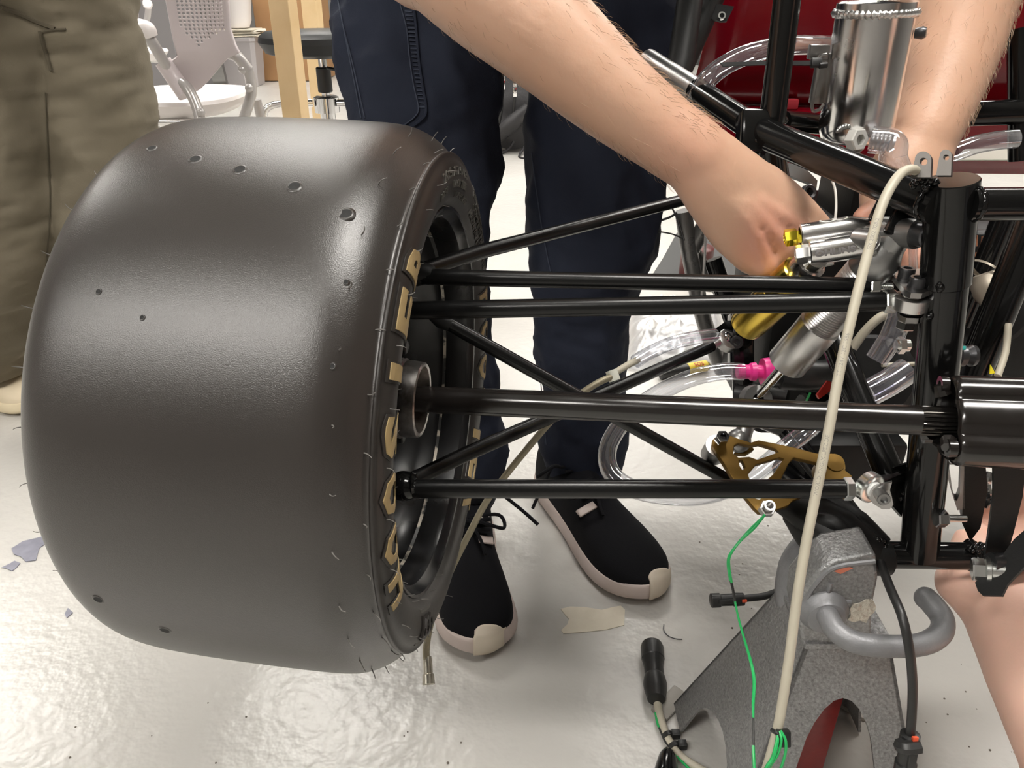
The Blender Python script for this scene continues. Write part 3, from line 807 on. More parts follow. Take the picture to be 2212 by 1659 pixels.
# black cast brackets by the jack and diff mounts
cb = M()
cb.tube([P(1688, 1082, .70), P(1745, 1105, .675), P(1815, 1150, .655), P(1892, 1192, .648)], [.013, .021, .024, .016], 14, 4, ell=.75)
cb.tube([P(1712, 1110, .69), P(1762, 1165, .662), P(1820, 1192, .650), P(1888, 1200, .650)], [.010, .015, .014, .010], 12, 4)
cb.tube([P(1780, 1070, .68), P(1850, 1130, .66), P(1905, 1180, .652)], [.008, .012, .010], 10, 3)
cb.tube([P(1760, 1120, .655), P(1800, 1130, .645), P(1850, 1165, .640)], [.006, .008, .005], 10, 3)
cb.obj('cast_bracket', BLKM, fr, smooth=60)
M().lathe(P(1872, 1205, .65), CAMX, [(0, .004), (0, .0145), (.010, .0150), (.018, .0145), (.020, .012)], 28, (True, False)).obj('end_cap', BLKM, fr)

# ------------------------------------------------------------------ diff carrier on the right edge
dc = thing('diff_carrier', 'black differential carrier plates with bent strap and hex bolts, bottom right below the housing', 'bracket', P(2120, 1150, .60))
f_, n_ = plane3(P(2040, 1000, .60), P(2130, 1000, .59), P(2070, 1110, .635))
M().plate([f_(u, v) for u, v in ((2038, 1000), (2085, 1000), (2084, 1100), (2068, 1102), (2055, 1062))], [[f_(u, v) for u, v in ((2050, 1004), (2075, 1004), (2073, 1066), (2067, 1082), (2062, 1080), (2056, 1050))]], n_ * .007).obj('slotted_plate', ALUD, dc, smooth=30)
M().plate([f_(u, v) for u, v in ((2084, 990), (2128, 990), (2134, 1060), (2118, 1140), (2096, 1170), (2078, 1130))], (), n_ * .012).obj('mount_plate', BLKM, dc, smooth=30)
f_, n_ = plane3(P(2150, 1015, .565), P(2212, 1015, .560), P(2130, 1210, .600))
M().plate([f_(u, v) for u, v in ((2146, 1010), (2216, 1010), (2210, 1070), (2190, 1150), (2172, 1212), (2126, 1216), (2136, 1150), (2146, 1070))], (), n_ * .0035).obj('bent_strap', BLKM, dc, smooth=30)
f_, n_ = plane3(P(2110, 1270, .585), P(2212, 1170, .575), P(2160, 1285, .572))
M().plate([f_(u, v) for u, v in ((2106, 1258), (2112, 1276), (2122, 1286), (2164, 1287), (2176, 1262), (2212, 1225), (2240, 1180), (2230, 1130), (2190, 1165), (2150, 1220))], (), n_ * .0035).obj('strap_foot', BLKM, dc, smooth=30)
b0 = P(2048, 1120, .615)
M().hexnut(b0 - CAMX * .006, CAMX, .0125, .0085).obj('hex_bolt_head', CHROME, dc, smooth=20)
M().cyl(b0, b0 + CAMX * .014, .003, 12).obj('bolt_shank', ZINC, dc)
b1 = P(2113, 1230, .588)
M().hexnut(b1, CAMX + CAMD * -.4, .0150, .0090).obj('hex_bolt_head', ZINC, dc, smooth=20)
M().lathe(b1 + CAMX * .005, CAMX + CAMD * -.4, [(0, .0105), (.003, .0105), (.004, .0085), (.014, .0085)], 22, (True, True)).obj('washer', ZINC, dc)
M().lathe(P(2140, 1216, .585), CAMX, [(0, .008), (.02, .008)], 18, (True, True)).obj('bush', DSTEEL, dc)
M().tube([P(2140, 1020, .66), P(2132, 1050, .66), P(2138, 1072, .655), P(2130, 1095, .66)], [.003, .004, .003, .002], 8, 3).obj('foil_scrap', CHROME, dc)

# ------------------------------------------------------------------ shock absorber
sh = thing('shock_absorber', 'silver and gold piggyback shock absorber slanting down to the rocker', 'shock absorber', P(1945, 500, .545))
T = P(1946, 502, .548); B = P(1632, 862, .685); sd = (B - T).normalized(); L = (B - T).length


def ax_at(u):
    """distance along the shock axis where it crosses photo column u"""
    lo, hi = 0.0, L
    for _ in range(40):
        m = (lo + hi) / 2; p = T + sd * m - V((0, 0, CAMH)); uu = CX + F * p.dot(CAMX) / p.dot(CAMD)
        if uu > u: lo = m
        else: hi = m
    return lo


k0, k1, k2, k3 = ax_at(1922), ax_at(1873), ax_at(1772), ax_at(1699)
M().lathe(T, sd, [(k0 - .004, .0100), (k0 + .004, .0130), (k0 + .010, .0163), (k1 - .002, .0163), (k1, .0155), (k1, .0140)], 40, (True, True)).tube([T - sd * .004, T + sd * k0], [.0085, .0115], 16).obj('top_cap', ALUD, sh)
pr = []
n = 26
for k in range(n + 1):
    a = k1 + (k2 - k1) * k / n; pr += [(a, .0157), (a + (k2 - k1) / n * .5, .0149)]
M().lathe(T, sd, pr, 40).obj('threaded_body', ALUB, sh, smooth=20)
M().lathe(T, sd, [(k2 - .001, .0150), (k2, .0168), (k3 - .001, .0168), (k3, .0160), (k3 - .002, .0130), (k3 - .002, .0001)], 44).obj('damper_sleeve', ALUB, sh)
M().tube([T + sd * (k3 - .004), B], .0045, 16).obj('piston_rod', CHROME, sh)
M().lathe(B - CAMD * .008, CAMD, [(0, .005), (0, .0125), (.016, .0125), (.016, .005)], 24).obj('lower_eye', ALUD, sh)
e = (CAMD * -.75 + CAMX * .45 - CAMU * .25).normalized()
M().lathe(T + e * .0, e, [(-.014, .010), (.012, .0105)], 24, (True, True)).obj('eye_bush', ALUD, sh)
M().socket_bolt(T + e * .012, e, .0083, .0085).obj('eye_bolt', DSTEEL, sh, smooth=30)
lc = P(1882, 520, .545)
M().lathe(lc, e, [(-.012, .0075), (.002, .0075), (.003, .0062), (.002, .0058), (.002, .0042), (.0035, .0038), (.0035, .002), (.002, .001)], 20).obj('bleed_screw', ALUB, sh)
cA0 = P(1728, 510, .580); cA1 = P(1868, 490, .570); cB0 = P(1748, 547, .566); cB1 = P(1876, 528, .555)
ca = M()
dA = (cA1 - cA0).normalized(); dB = (cB1 - cB0).normalized()
ca.lathe(cA0, dA, [(.0, .0068), (0, .0083), (.0008, .0090), ((cA1 - cA0).length * .8, .0092), ((cA1 - cA0).length * 1.05, .0065)], 32, (False, True))
ca.lathe(cB0, dB, [(.0, .0001), (0, .0083), (.0008, .0090), ((cB1 - cB0).length, .0092), ((cB1 - cB0).length * 1.1, .0080)], 32, (False, True))
ca.obj('valve_canister', ALU, sh, smooth=35)
M().lathe(cA0 + dA * .004, -dA, [(0, .0068), (0, .0001)], 20).hexnut(cA0 - dA * .0065, dA, .0115, .009).lathe(cA0 - dA * .0108, -dA, [(0, .0050), (.0006, .0040), (-.002, .0036), (-.002, .0005)], 18).tube([cA0 - dA * .002, cA0 + dA * .006 - CAMU * .006 - CAMD * .006], [.005, .002], 8).obj('gold_adjuster', GOLDY, sh, smooth=25)
M().hexnut(cB0 - dB * .0045, dB, .0125, .010).lathe(cB0 - dB * .0094, -dB, [(0, .0052), (.0004, .0042), (-.003, .0036), (-.003, .0004)], 18).obj('silver_adjuster', ALUB, sh, smooth=25)
EMB = mat('etched_grey_text', (.22, .21, .21), .5, .4)
# etched maker's name on the lower canister, emblem on the upper


def wrap_text(txt, o, ax, side, r, h, name, m, par, squeeze=1.0):
    vs, fs = fine_glyphs(txt, h, h * .16, .0003)
    ax = V(ax).normalized(); sdv = (V(side) - ax * V(side).dot(ax)).normalized(); up = ax.cross(sdv)
    if up.z < 0: up = -up
    mm = M(); mm.add([V(o) + ax * v.x * squeeze + sdv * (r * cos(v.y / r)) + up * (r * sin(v.y / r)) for v in vs], fs)
    return mm.obj(name, m, par, smooth=0)


wrap_text('ÖHLINS', cB0 + dB * .0165, dB, -CAMD * 1 - CAMU * .30, .00945, .0062, 'etched_name', EMB, sh, 1.25)
em = M(); sdv = (-CAMD * .55 + CAMU).normalized(); sdv = (sdv - dA * sdv.dot(dA)).normalized(); upv = dA.cross(sdv)
for rr0, rr1, cx in ((.0035, .0026, .0), (.0032, .0024, .0085)):
    for k in range(24):
        a = 2 * pi * k / 24; b = 2 * pi * (k + 1) / 24
        qs = []
        for (rr, t) in ((rr0, a), (rr0, b), (rr1, b), (rr1, a)):
            xx = rr * 1.8 * cos(t) + .020 + cx; yy = rr * sin(t)
            qs.append(cA0 + dA * xx + sdv * (.00955 * cos(yy / .0092)) + upv * (.00955 * sin(yy / .0092)))
        em.add(qs, [(0, 1, 2, 3)])
em.obj('etched_emblem', mat('frosted_emblem', (.75, .74, .72), .5, .3), sh, smooth=0)
g0 = P(1748, 572, .580); g1 = P(1612, 702, .650); gd = (g1 - g0).normalized(); gl = (g1 - g0).length
M().lathe(g0, gd, [(.008, .0100), (.010, .0150), (.0125, .0157), (gl * .42, .0157), (gl * .425, .0151), (gl * .435, .0151), (gl * .44, .0157), (gl - .006, .0157), (gl, .0145), (gl + .003, .010), (gl + .003, .0001)], 44, (True, False)).obj('gas_reservoir', GOLDA, sh, smooth=35)
M().lathe(g0, gd, [(-.006, .007), (-.002, .0120), (.009, .0130), (.0105, .0120)], 32, (True, True)).tube([cB0 + dB * .006 - CAMU * .004, g0, g0 + gd * .006], [.008, .010, .011], 16, 3).obj('reservoir_neck', ALU, sh)
M().tube([P(1752, 592, .588), P(1770, 575, .585), P(1800, 566, .58)], .0022, 8, 4).obj('bridge_lip', ALUB, sh)

# ------------------------------------------------------------------ rocker
rk = thing('rocker', 'bronze anodised triangular suspension rocker with cut-outs, half behind the lower arm', 'rocker', P(1650, 1000, .66))
f_, n_ = plane3(P(1560, 950, .672), P(1840, 1010, .660), P(1655, 1110, .640))


def rp(pts, off=0.0): return [f_(1460 + a / 4.424, 880 + b / 4.424) + n_ * off for a, b in pts]


OUT = [(345, 360), (352, 310), (385, 272), (440, 252), (510, 266), (620, 305), (715, 335), (790, 312), (960, 345), (1120, 378), (1340, 436), (1500, 462), (1570, 500), (1610, 545), (1620, 600), (1690, 655), (1640, 690), (1540, 690), (1400, 780), (1120, 890), (1075, 940), (930, 990), (860, 1012), (795, 1008), (740, 955), (640, 830), (540, 670), (420, 480)]
HA = [(560, 362), (600, 342), (715, 366), (800, 352), (955, 398), (985, 425), (780, 498), (700, 470), (600, 478), (548, 440)]
HB = [(603, 510), (636, 508), (662, 572), (640, 600), (612, 560)]
HC = [(690, 640), (770, 545), (990, 480), (1030, 492), (930, 640), (870, 690), (800, 700), (710, 690)]
HD = [(1075, 545), (1130, 482), (1340, 530), (1410, 570), (1430, 650), (1330, 730), (1010, 820), (985, 730)]
HE = [(690, 760), (860, 760), (870, 830), (800, 880), (730, 860)]
M().plate(rp(OUT), [rp(h) for h in (HA, HB, HC, HD, HE)], n_ * .0055).obj('front_plate', BRONZE, rk, smooth=30, bevel=.0006)
M().plate(rp([(600, 372), (640, 300), (680, 240), (760, 280), (800, 330), (720, 380)], .016), (), n_ * .0055).obj('back_plate', BRONZE, rk, smooth=30, bevel=.0006)
q = rp([(415, 340)])[0]
M().cyl(q + n_ * .0055, q + n_ * .026, .0105, 24).obj('spacer', ALUB, rk)
M().cyl(q - n_ * .002, q - n_ * .012, .0030, 14).hexnut(q - n_ * .0095, n_, .0105, .0095, .0030).obj('stud_nut', CHROME, rk, smooth=25)
q = rp([(855, 985)])[0]
M().hexnut(q - n_ * .004, n_, .0120, .0080, .0034).lathe(q, -n_, [(.006, .0046), (.013, .0046), (.013, .0030), (.004, .0030)], 20).obj('pivot_nut', ALUB, rk, smooth=25)
q = rp([(1520, 530)])[0]
M().cyl(q + n_ * .0055, q + n_ * .026, .011, 22).lathe(q, -n_, [(-.001, .0085), (.0012, .0080), (.0016, .0001)], 22).obj('pivot_boss', BRONZE, rk)
q = rp([(640, 320)], .014)[0]
M().ball(q + CAMU * .006, .011, 8).tube([q, P(1632, 862, .685)], [.008, .007], 12).obj('clevis_end', ALUD, rk)

# ------------------------------------------------------------------ catch can
can = thing('catch_can', 'welded polished aluminium catch can, upright behind the diagonal frame tube', 'can', PY(1845, 288, .725))
ct = PY(1893, 16, .725); cb0 = PY(1846, 290, .725); cd = (ct - cb0).normalized(); cl = (ct - cb0).length
M().lathe(cb0, cd, [(-.006, .0001), (-.006, .024), (-.003, .029), (.004, .0316), (.010, .032), (cl - .006, .032)], 56).obj('can_body', ALU, can)
M().lathe(cb0, cd, [(cl - .002, .0325), (cl + .004, .0322), (cl + .006, .029), (cl + .0065, .012), (cl + .010, .011), (cl + .010, .0001)], 48).obj('lid', ALU, can)
M().weld(cb0 + cd * (cl - .004), cd, .0335, 46, .0028, 2).obj('weld_bead', mat('weld_aluminium', (.82, .81, .80), .32, 1.0), can, smooth=60)
wb = M(); rn = random.Random(4)
for k in range(26):
    a = -2.6 + k * .2
    p = PY(1838, 300, .690) + CAMX * (.0135 * cos(a)) + CAMU * (.012 * sin(a))
    wb.ball(p + CAMD * .004, rn.uniform(.0018, .003), 4)
wb.obj('outlet_weld', ALUD, can, smooth=60)
oax = (-CAMD * .8 + CAMX * .35 - CAMU * .25).normalized(); oc = PY(1842, 302, .694)
M().hexnut(oc + oax * .004, oax, .017, .010, .005).obj('outlet_nut', mat('white_fitting', (.52, .51, .48), .35), can, smooth=25)
pr = []
for k in range(6): pr += [(.010 + k * .0032, .0085), (.0118 + k * .0032, .0072)]
barb = oc + oax * .0
bax = (CAMX * .85 - CAMD * .35 - CAMU * .25).normalized()
M().lathe(oc + CAMX * .002 - CAMD * .006, bax, pr + [(.030, .0075), (.030, .0052), (.012, .0052)], 24).obj('barb', ALUB, can, smooth=25)
M().tube([oc + bax * .012 - CAMD * .006, oc + bax * .030 - CAMD * .005, P(1930, 345, .655), P(1950, 400, .665), P(1945, 470, .69)], .0115, 20, 6).obj('outlet_hose', CLEAR, can)
bx = M()
q = PY(1772, 170, .735)
bx.box(q, .006, .004, .021, V((1, 0, 0)), V((0, 1, 0)), V((0, 0, 1)), .001)
bx.tube([PY(1786, 118, .72), PY(1771, 125, .72), PY(1766, 160, .72), PY(1754, 232, .72), PY(1768, 238, .72), PY(1780, 225, .72)], .0016, 8, 4)
bx.box(PY(1768, 112, .73), .0085, .004, .006, bev=.001)
bx.obj('bracket', STEEL, can)
M().lathe(PY(1976, 72, .73), V((.8, -.5, .1)), [(0, .004), (.006, .0055), (.009, .004)], 14, (True, True)).obj('side_bolt', DSTEEL, can)

zt = thing('cable_tie', 'long black cable tie strapped straight across from can bracket to frame upright', 'cable tie', P(1660, 137, .66))
M().plate([P(u, v, .655) for u, v in ((1556, 135), (1650, 131), (1760, 131), (1760, 141), (1650, 140), (1562, 143))], (), CAMD * .0014).obj('strap', BLKP, zt, smooth=0)
M().box(P(1763, 136, .655), .0045, .003, .0035, CAMX, CAMD, CAMU, .0008).cyl(P(1770, 142, .653), P(1786, 140, .653), .0025, 10).obj('tie_head', BLKP, zt)

# ------------------------------------------------------------------ engine and things inside the frame
en = thing('engine_block', 'black engine and gearbox mass inside the frame, dark behind the shock', 'engine', P(2000, 700, .95))
eb = M()
eb.box(P(1985, 670, .99), .22, .09, .135, bev=.012)
eb.box(P(2110, 560, .90), .10, .06, .05, bev=.010)
eb.obj('crankcase', BLKM, en)
eb = M()
for k in range(5): eb.box(P(1800 + k * 60, 470, .90), .004, .05, .045, bev=.001)
eb.obj('cooling_fins', BLKM, en)
M().cyl(P(1880, 820, .875), P(1880, 815, .80), .045, 30, .004).obj('cover', BLKM, en)
M().cyl(P(2120, 650, .86), P(2120, 650, .80), .05, 30, .004).obj('cover', BLKM, en)
M().lathe(P(2130, 590, .735), (CAMU * -.85 + CAMX * .3).normalized(), [(0, .012), (.008, .0165), (.018, .0168), (.032, .0120), (.048, .007)], 24, (True, True)).lathe(P(2130, 590, .735), (CAMU * .7 + CAMX * .6).normalized(), [(0, .017), (.002, .0175), (.003, .015)], 24).obj('inlet_horn', mat('dull_beige_metal', (.42, .37, .30), .4, .5), en)
M().plate([P(u, v, .80) for u, v in ((2093, 505), (2100, 496), (2170, 495), (2120, 545), (2087, 572))], [[P(u, v, .80) for u, v in ((2107, 508), (2112, 508), (2112, 532), (2106, 532))], [P(u, v, .80) for u, v in ((2122, 510), (2127, 510), (2127, 524), (2121, 524))], [P(u, v, .80) for u, v in ((2092, 512), (2097, 512), (2096, 545), (2092, 545))]], CAMD * .002).obj('slotted_plate', COPP, en, smooth=0)
M().plate([P(u, v, .72) for u, v in ((2208, 505), (2212, 530), (2150, 680), (2135, 690), (2175, 600))], (), CAMD * .004).obj('brown_strut', DRED, en, smooth=0)
M().plate([P(u, v, .79) for u, v in ((1690, 372), (1700, 352), (1735, 358), (1766, 390), (1762, 420), (1752, 418), (1750, 396), (1718, 384))], (), CAMD * .006).obj('bare_bracket', ALUD, en, smooth=20)
M().lathe(P(1744, 416, .775), -CAMD + CAMX * .3, [(0, .008), (.004, .008), (.005, .0065), (.004, .004), (0, .0035)], 18, (True, True)).obj('bracket_bolt', DSTEEL, en)
M().cyl(P(1935, 746, .66), P(1965, 746, .66), .0055, 16, .001).cyl(P(1940, 746, .66), P(1952, 746, .66), .0075, 6).obj('side_stud', ZINC, en, smooth=25)
M().lathe(P(2070, 768, .63), CAMX, [(0, .0085), (.004, .009), (.006, .0065), (.010, .009), (.013, .0085)], 20, (True, True)).obj('hose_clamp', DSTEEL, en)
M().box(P(2068, 752, .625), .0055, .003, .0016, CAMX, CAMD, CAMU, .0005).tube([P(2077, 752, .625), P(2079, 742, .625)], .0008, 6).obj('clamp_tag', TEAL, en)
M().tube([P(2058, 780, .63), P(2060, 800, .635), P(2050, 806, .635)], .0012, 6, 3).obj('clip_wire', ZINC, en)
M().plate([P(u, v, .60) for u, v in ((2140, 788), (2150, 806), (2138, 808))], (), CAMD * .001).obj('yellow_tag', mat('bright_yellow', (.75, .62, .02), .5), en, smooth=0)
M().cyl(P(1730, 905, .86), P(1850, 905, .86), .03, 20, .003).box(P(1830, 985, .80), .050, .02, .026, bev=.004).obj('sump', BLKM, en)
rm = M()
rm.tube([P(1688, 808, .80), P(1760, 812, .80), P(1840, 800, .84)], .016, 14, 3)
rm.tube([P(1590, 850, .885), P(1700, 868, .86)], .016, 12)
rm.obj('rubber_hose', BLKP, en)
M().plate([P(u, v, .715) for u, v in ((1765, 853), (1788, 822), (1798, 826), (1800, 840), (1770, 862))], (), CAMD * .004).obj('red_connector_lock', REDP, en, smooth=0)
M().tube([P(1742, 866, .74), P(1750, 848, .74)], .0012, 6).obj('thin_green_lead', GREEN, en)

# ------------------------------------------------------------------ red bodywork behind
rb = thing('red_bodywork', 'large glossy dark red bodywork panel behind the frame, top right', 'bodywork', (.75, 1.5, .5))
prof = [(1.30, .95, 0), (1.27, .80, 0), (1.26, .70, 0), (1.27, .60, 0), (1.30, .545, 0)]
pp = spline([V((0, a, b)) for a, b, c in prof], 6)
rg = []
for k in range(25):
    xx = .290 + k * (1.30 / 24); bow = .10 * ((k / 24) - .45) ** 2 - .03 * sin(k / 24 * pi)
    rg.append([V((xx + (p.z - .6) * .10, p.y + bow, p.z)) for p in pp])
M().rings(rg, False, (False, False)).obj('side_panel', RED, rb, smooth=60).modifiers.new('thickness', 'SOLIDIFY').thickness = .004
rg = []
for k in range(25):
    xx = .290 + k * (1.30 / 24); bow = .10 * ((k / 24) - .45) ** 2 - .03 * sin(k / 24 * pi)
    q = pp[-1]; rg.append([V((xx - .005, q.y + bow + yy, q.z + zz)) for yy, zz in ((.0, .0), (-.02, -.004), (-.06, -.008), (-.064, -.014), (-.060, -.05), (-.056, -.09))])
M().rings(rg, False, (False, False)).obj('lower_flange', RED, rb, smooth=30).modifiers.new('thickness', 'SOLIDIFY').thickness = .003
M().box(P(1700, 224, 1.22), .016, .010, .008, bev=.003).obj('latch', mat('red_latch', (.32, .03, .04), .25), rb)

pt = thing('white_strip', 'thin off-white strip of plastic lying along the lower red bodywork, right edge', 'strip', P(2140, 335, 1.02))
M().plate([P(u, v, 1.02) for u, v in ((2060, 345), (2085, 322), (2340, 316), (2340, 345))], (), CAMD * .004).obj('strip', PAPER, pt, smooth=0)

# ------------------------------------------------------------------ jack stand
js = thing('jack_stand', 'grey hammered-paint jack stand with bent handle, holding up the frame', 'jack stand', V((.295, .50, 0)))
jc = V((.280, .498, 0)); ya = radians(0)
JX = V((cos(ya), sin(ya), 0)); JY = V((-sin(ya), cos(ya), 0)); JZ = V((0, 0, 1))
hb_, ht_, zt_, zb_ = .098, .0345, .240, .006


def jp(fx, fy, z):
    s = hb_ + (ht_ - hb_) * (z - zb_) / (zt_ - zb_); return jc + JX * (fx * s) + JY * (fy * s) + JZ * z


for ang in range(4):
    ca_, sa_ = round(cos(ang * pi / 2)), round(sin(ang * pi / 2))

    def q(t, z, ca_=ca_, sa_=sa_): return jp(t * ca_ + sa_, t * sa_ - ca_, z)
    archz = .105
    outl = [q(-1, zb_), q(-1, zt_), q(1, zt_), q(1, zb_), q(.62, zb_)]
    ar = []
    for k in range(11):
        a = pi * k / 10
        ar.append((.50 * cos(a), .135 + .055 * sin(a)) if ang in (0, 2) else (.62 * cos(a), .045 + .040 * sin(a)))
    outl += [q(t, z) for t, z in ar] + [q(-.62, zb_)]
    if ang == 3: pass
    nrm = (jc + JZ * .1 - q(0, .1)); nrm.z = 0
    M().plate(outl, (), nrm.normalized() * .003).obj('leg_panel', JACK, js, smooth=30)
for fx, fy in ((-1, -1), (1, -1), (-1, 1), (1, 1)):
    c = jp(fx, fy, zb_); c.z = .003
    dd = (c - jc); dd.z = 0; dd.normalize(); sd2 = V((-dd.y, dd.x, 0))
    M().box(c + dd * .004, .011, .023, .003, dd, sd2, JZ, .002).obj('foot_pad', mat('worn_foot_steel', (.34, .32, .29), .5, .3, bump=(200, .3, .001)), js)
M().box(jc + JZ * .238, .037, .037, .003, JX, JY, JZ, .001).obj('top_plate', JACK, js)
rp0 = jc + JX * .004 - JY * .006 + JZ * .02
M().box(rp0 + JZ * .105, .014, .015, .105, JX, JY, JZ, .002).obj('ratchet_post', JACKR, js)
rt = M()
for k in range(6): rt.plate([rp0 - JX * .014 + JZ * (.012 + k * .020) + JX * xx + JZ * zz - JY * .012 for xx, zz in ((0, 0), (-.008, .004), (-.008, .012), (0, .016))], (), JY * .024)
rt.obj('ratchet_teeth', JACKR, js, smooth=0)
M().cyl(rp0 - JY * .017 + JZ * .035, rp0 - JY * .013 + JZ * .035, .004, 14).obj('post_hole', mat('pale_hole', (.45, .42, .38), .6), js)
# head casting: sleeve, pawl housing, saddle
hc = M()
f1, n1 = plane3(P(1760, 1390, .640), P(1880, 1370, .632), P(1830, 1215, .600))
OUTH = [(1742, 1440), (1722, 1330), (1728, 1285), (1768, 1235), (1800, 1212), (1893, 1196), (1898, 1250), (1884, 1322), (1884, 1440)]
hc.plate([f1(u, v) for u, v in OUTH], (), n1 * .036)
hc.obj('head_casting', JACK, js, smooth=35, bevel=.003)
hk = M()
hk.tube([P(1800, 1165, .690), P(1752, 1195, .690), P(1722, 1235, .690), P(1702, 1300, .695), P(1712, 1372, .70)], [.018, .022, .020, .014, .006], 12, 4, ell=.6)
hk.obj('saddle_ear', JACKL, js, smooth=60)
em = M()
em.tube([f1(1748, 1345), f1(1740, 1300), f1(1772, 1250), f1(1808, 1224), f1(1890, 1212)], .0022, 8, 4)
em.tube([f1(1795, 1258), f1(1788, 1285), f1(1795, 1296), f1(1838, 1300)], .0020, 8, 4)
em.obj('cast_rib', JACKL, js)
rn = random.Random(9)
flk = M()
pts = []
for k in range(14):
    a = 2 * pi * k / 14; rr = 1 + rn.uniform(-.22, .22); pts.append((1862 + 30 * rr * cos(a) * 1.0, 1318 + 24 * rr * sin(a) - 8 * cos(a)))
flk.plate([f1(u, v) - n1 * .0012 for u, v in pts], (), n1 * .001)
flk.obj('chipped_paint', mat('torn_foil_label', (.62, .58, .50), .35, .6, bump=(160, 1.0, .004)), js, smooth=0)
M().plate([f1(u, v) - n1 * .0010 for u, v in ((1800, 1232), (1830, 1222), (1842, 1226), (1815, 1238))], (), n1 * .0008).obj('chipped_paint', mat('orange_chip', (.65, .20, .12), .5), js, smooth=0)
cc = f1(1778, 1318) - n1 * .0
M().lathe(cc, -n1, [(0, .020), (.003, .0195), (.006, .0165), (.010, .0150), (.012, .0110)], 30, (True, True)).obj('handle_collar', JACKL, js)
M().tube([cc - n1 * .004, P(1788, 1330, .610), P(1806, 1362, .598), P(1850, 1388, .590), P(1920, 1396, .588), P(1990, 1392, .590), P(2030, 1370, .597), P(2036, 1338, .606), P(2016, 1308, .615), P(2000, 1292, .622)], [.0095, .0088, .0086, .0086, .0086, .0086, .0088, .0088, .0090, .0088], 18, 5).ball(P(2000, 1292, .622), .0090, 8).obj('handle', JACKL, js)

# ------------------------------------------------------------------ cables and hoses
def hose(name, label, cat, pts, r, m, n=14, sm=8, extra=None, part='jacket'):
    t = thing(name, label, cat, pts[0])
    M().tube(pts, r, n, sm).obj(part, m, t)
    return t


pts = [P(1985, 372, .500), P(1968, 366, .492), P(1945, 376, .484), P(1922, 408, .478), P(1903, 450, .474), P(1885, 510, .470), P(1862, 595, .466), P(1836, 700, .463), P(1812, 810, .462), P(1790, 930, .462), P(1766, 1050, .464), P(1742, 1170, .466), P(1722, 1290, .470), P(1705, 1420, .476), P(1688, 1530, .482), P(1676, 1590, .486), P(1655, 1665, .492), P(1630, 1745, .53), P(1606, 1830, .60), FL(1560, 1905, .006), FL(1490, 1935, .0035)]
wc = hose('sensor_cable', 'long cream cable hanging across the arms, from the top tabs down past the jack stand', 'cable', pts, .0031, CREAM, 18, 8)
# faint print along the jacket
def cable_print(txt, i0, m, par, hgt=.0034):
    sp_ = spline(pts, 8); vs, fs = glyphs(txt, hgt); out = []
    acc = [0]
    for a, b in zip(sp_, sp_[1:]): acc.append(acc[-1] + (b - a).length)
    s0_ = acc[i0]
    for v in vs:
        s = s0_ - v.x; j = 0
        while j < len(acc) - 2 and acc[j + 1] < s: j += 1
        p = sp_[j] + (sp_[j + 1] - sp_[j]) * ((s - acc[j]) / (acc[j + 1] - acc[j])); d = (sp_[j + 1] - sp_[j]).normalized()
        toc = (V((0, 0, CAMH)) - p); toc = (toc - d * toc.dot(d)).normalized(); sdv = d.cross(toc); th = v.y / .0032
        out.append(p + toc * (.00318 * cos(th)) + sdv * (.00318 * sin(th)))
    M().add(out, fs).obj('jacket_print', m, par, smooth=0)
cable_print('GX 2002 028-2', 40, INK, wc)
cable_print('TT 124V 12C 1586', 61, INK, wc)
cable_print('WORLD.TNG-MILPEZ.DE', 77, INK, wc)
zt = thing('cable_tie', 'small black cable tie binding green wires to the long cream cable', 'cable tie', P(1680, 1586, .48))
M().tube([P(1667, 1577, .483), P(1679, 1584, .4790), P(1692, 1588, .484)], .0014, 8, 4).obj('strap', BLKP, zt)
M().box(P(1692, 1594, .480), .004, .003, .005, CAMX, CAMD, CAMU, .0008).obj('tie_head', BLKP, zt)
gw = thing('green_wire', 'pair of short green wires tied beside the bottom of the cream cable', 'wire', P(1690, 1580, .48))
M().tube([P(1684, 1580, .478), P(1688, 1600, .476), P(1680, 1630, .478), P(1660, 1665, .482), P(1640, 1740, .51), P(1622, 1800, .56)], .0008, 8, 5).obj('strand', GREEN, gw)
M().tube([P(1686, 1578, .478), P(1697, 1600, .476), P(1696, 1630, .478), P(1684, 1668, .482)], .0009, 8, 5).obj('strand', GREEN, gw)
M().tube([P(1682, 1584, .479), P(1676, 1615, .477), P(1668, 1640, .478), P(1652, 1668, .482), P(1634, 1740, .51), P(1612, 1810, .57)], .0013, 8, 5).obj('strand', GREEN, gw)

gw = thing('green_wire', 'long thin green wire dangling from the rocker nut down over the jack stand', 'wire', P(1655, 1110, .63))
M().tube([P(1652, 1112, .625), P(1630, 1140, .622), P(1598, 1170, .620), P(1577, 1200, .620), P(1575, 1225, .622), P(1580, 1258, .625)], .0011, 8, 5).obj('upper_strand', GREEN, gw)
M().tube([P(1648, 1116, .625), P(1612, 1152, .622), P(1580, 1192, .620), P(1572, 1215, .622), P(1577, 1254, .625)], .0009, 8, 5).obj('upper_strand', GREEN, gw)
M().tube([P(1578, 1252, .625), P(1583, 1272, .626), P(1587, 1298, .628)], .0011, 8, 4).obj('black_sleeve', BLKP, gw)
M().tube([P(1587, 1296, .628), P(1594, 1330, .63), P(1606, 1375, .63), P(1622, 1430, .628), P(1629, 1470, .62), P(1627, 1520, .61), P(1627, 1552, .605)], [.0009, .0009, .0010, .0013, .0014, .0012, .0009], 8, 5).obj('middle_strand', GREEN, gw)
M().tube([P(1627, 1550, .605), P(1628, 1612, .598)], .0008, 8, 4).obj('black_sleeve', BLKP, gw)
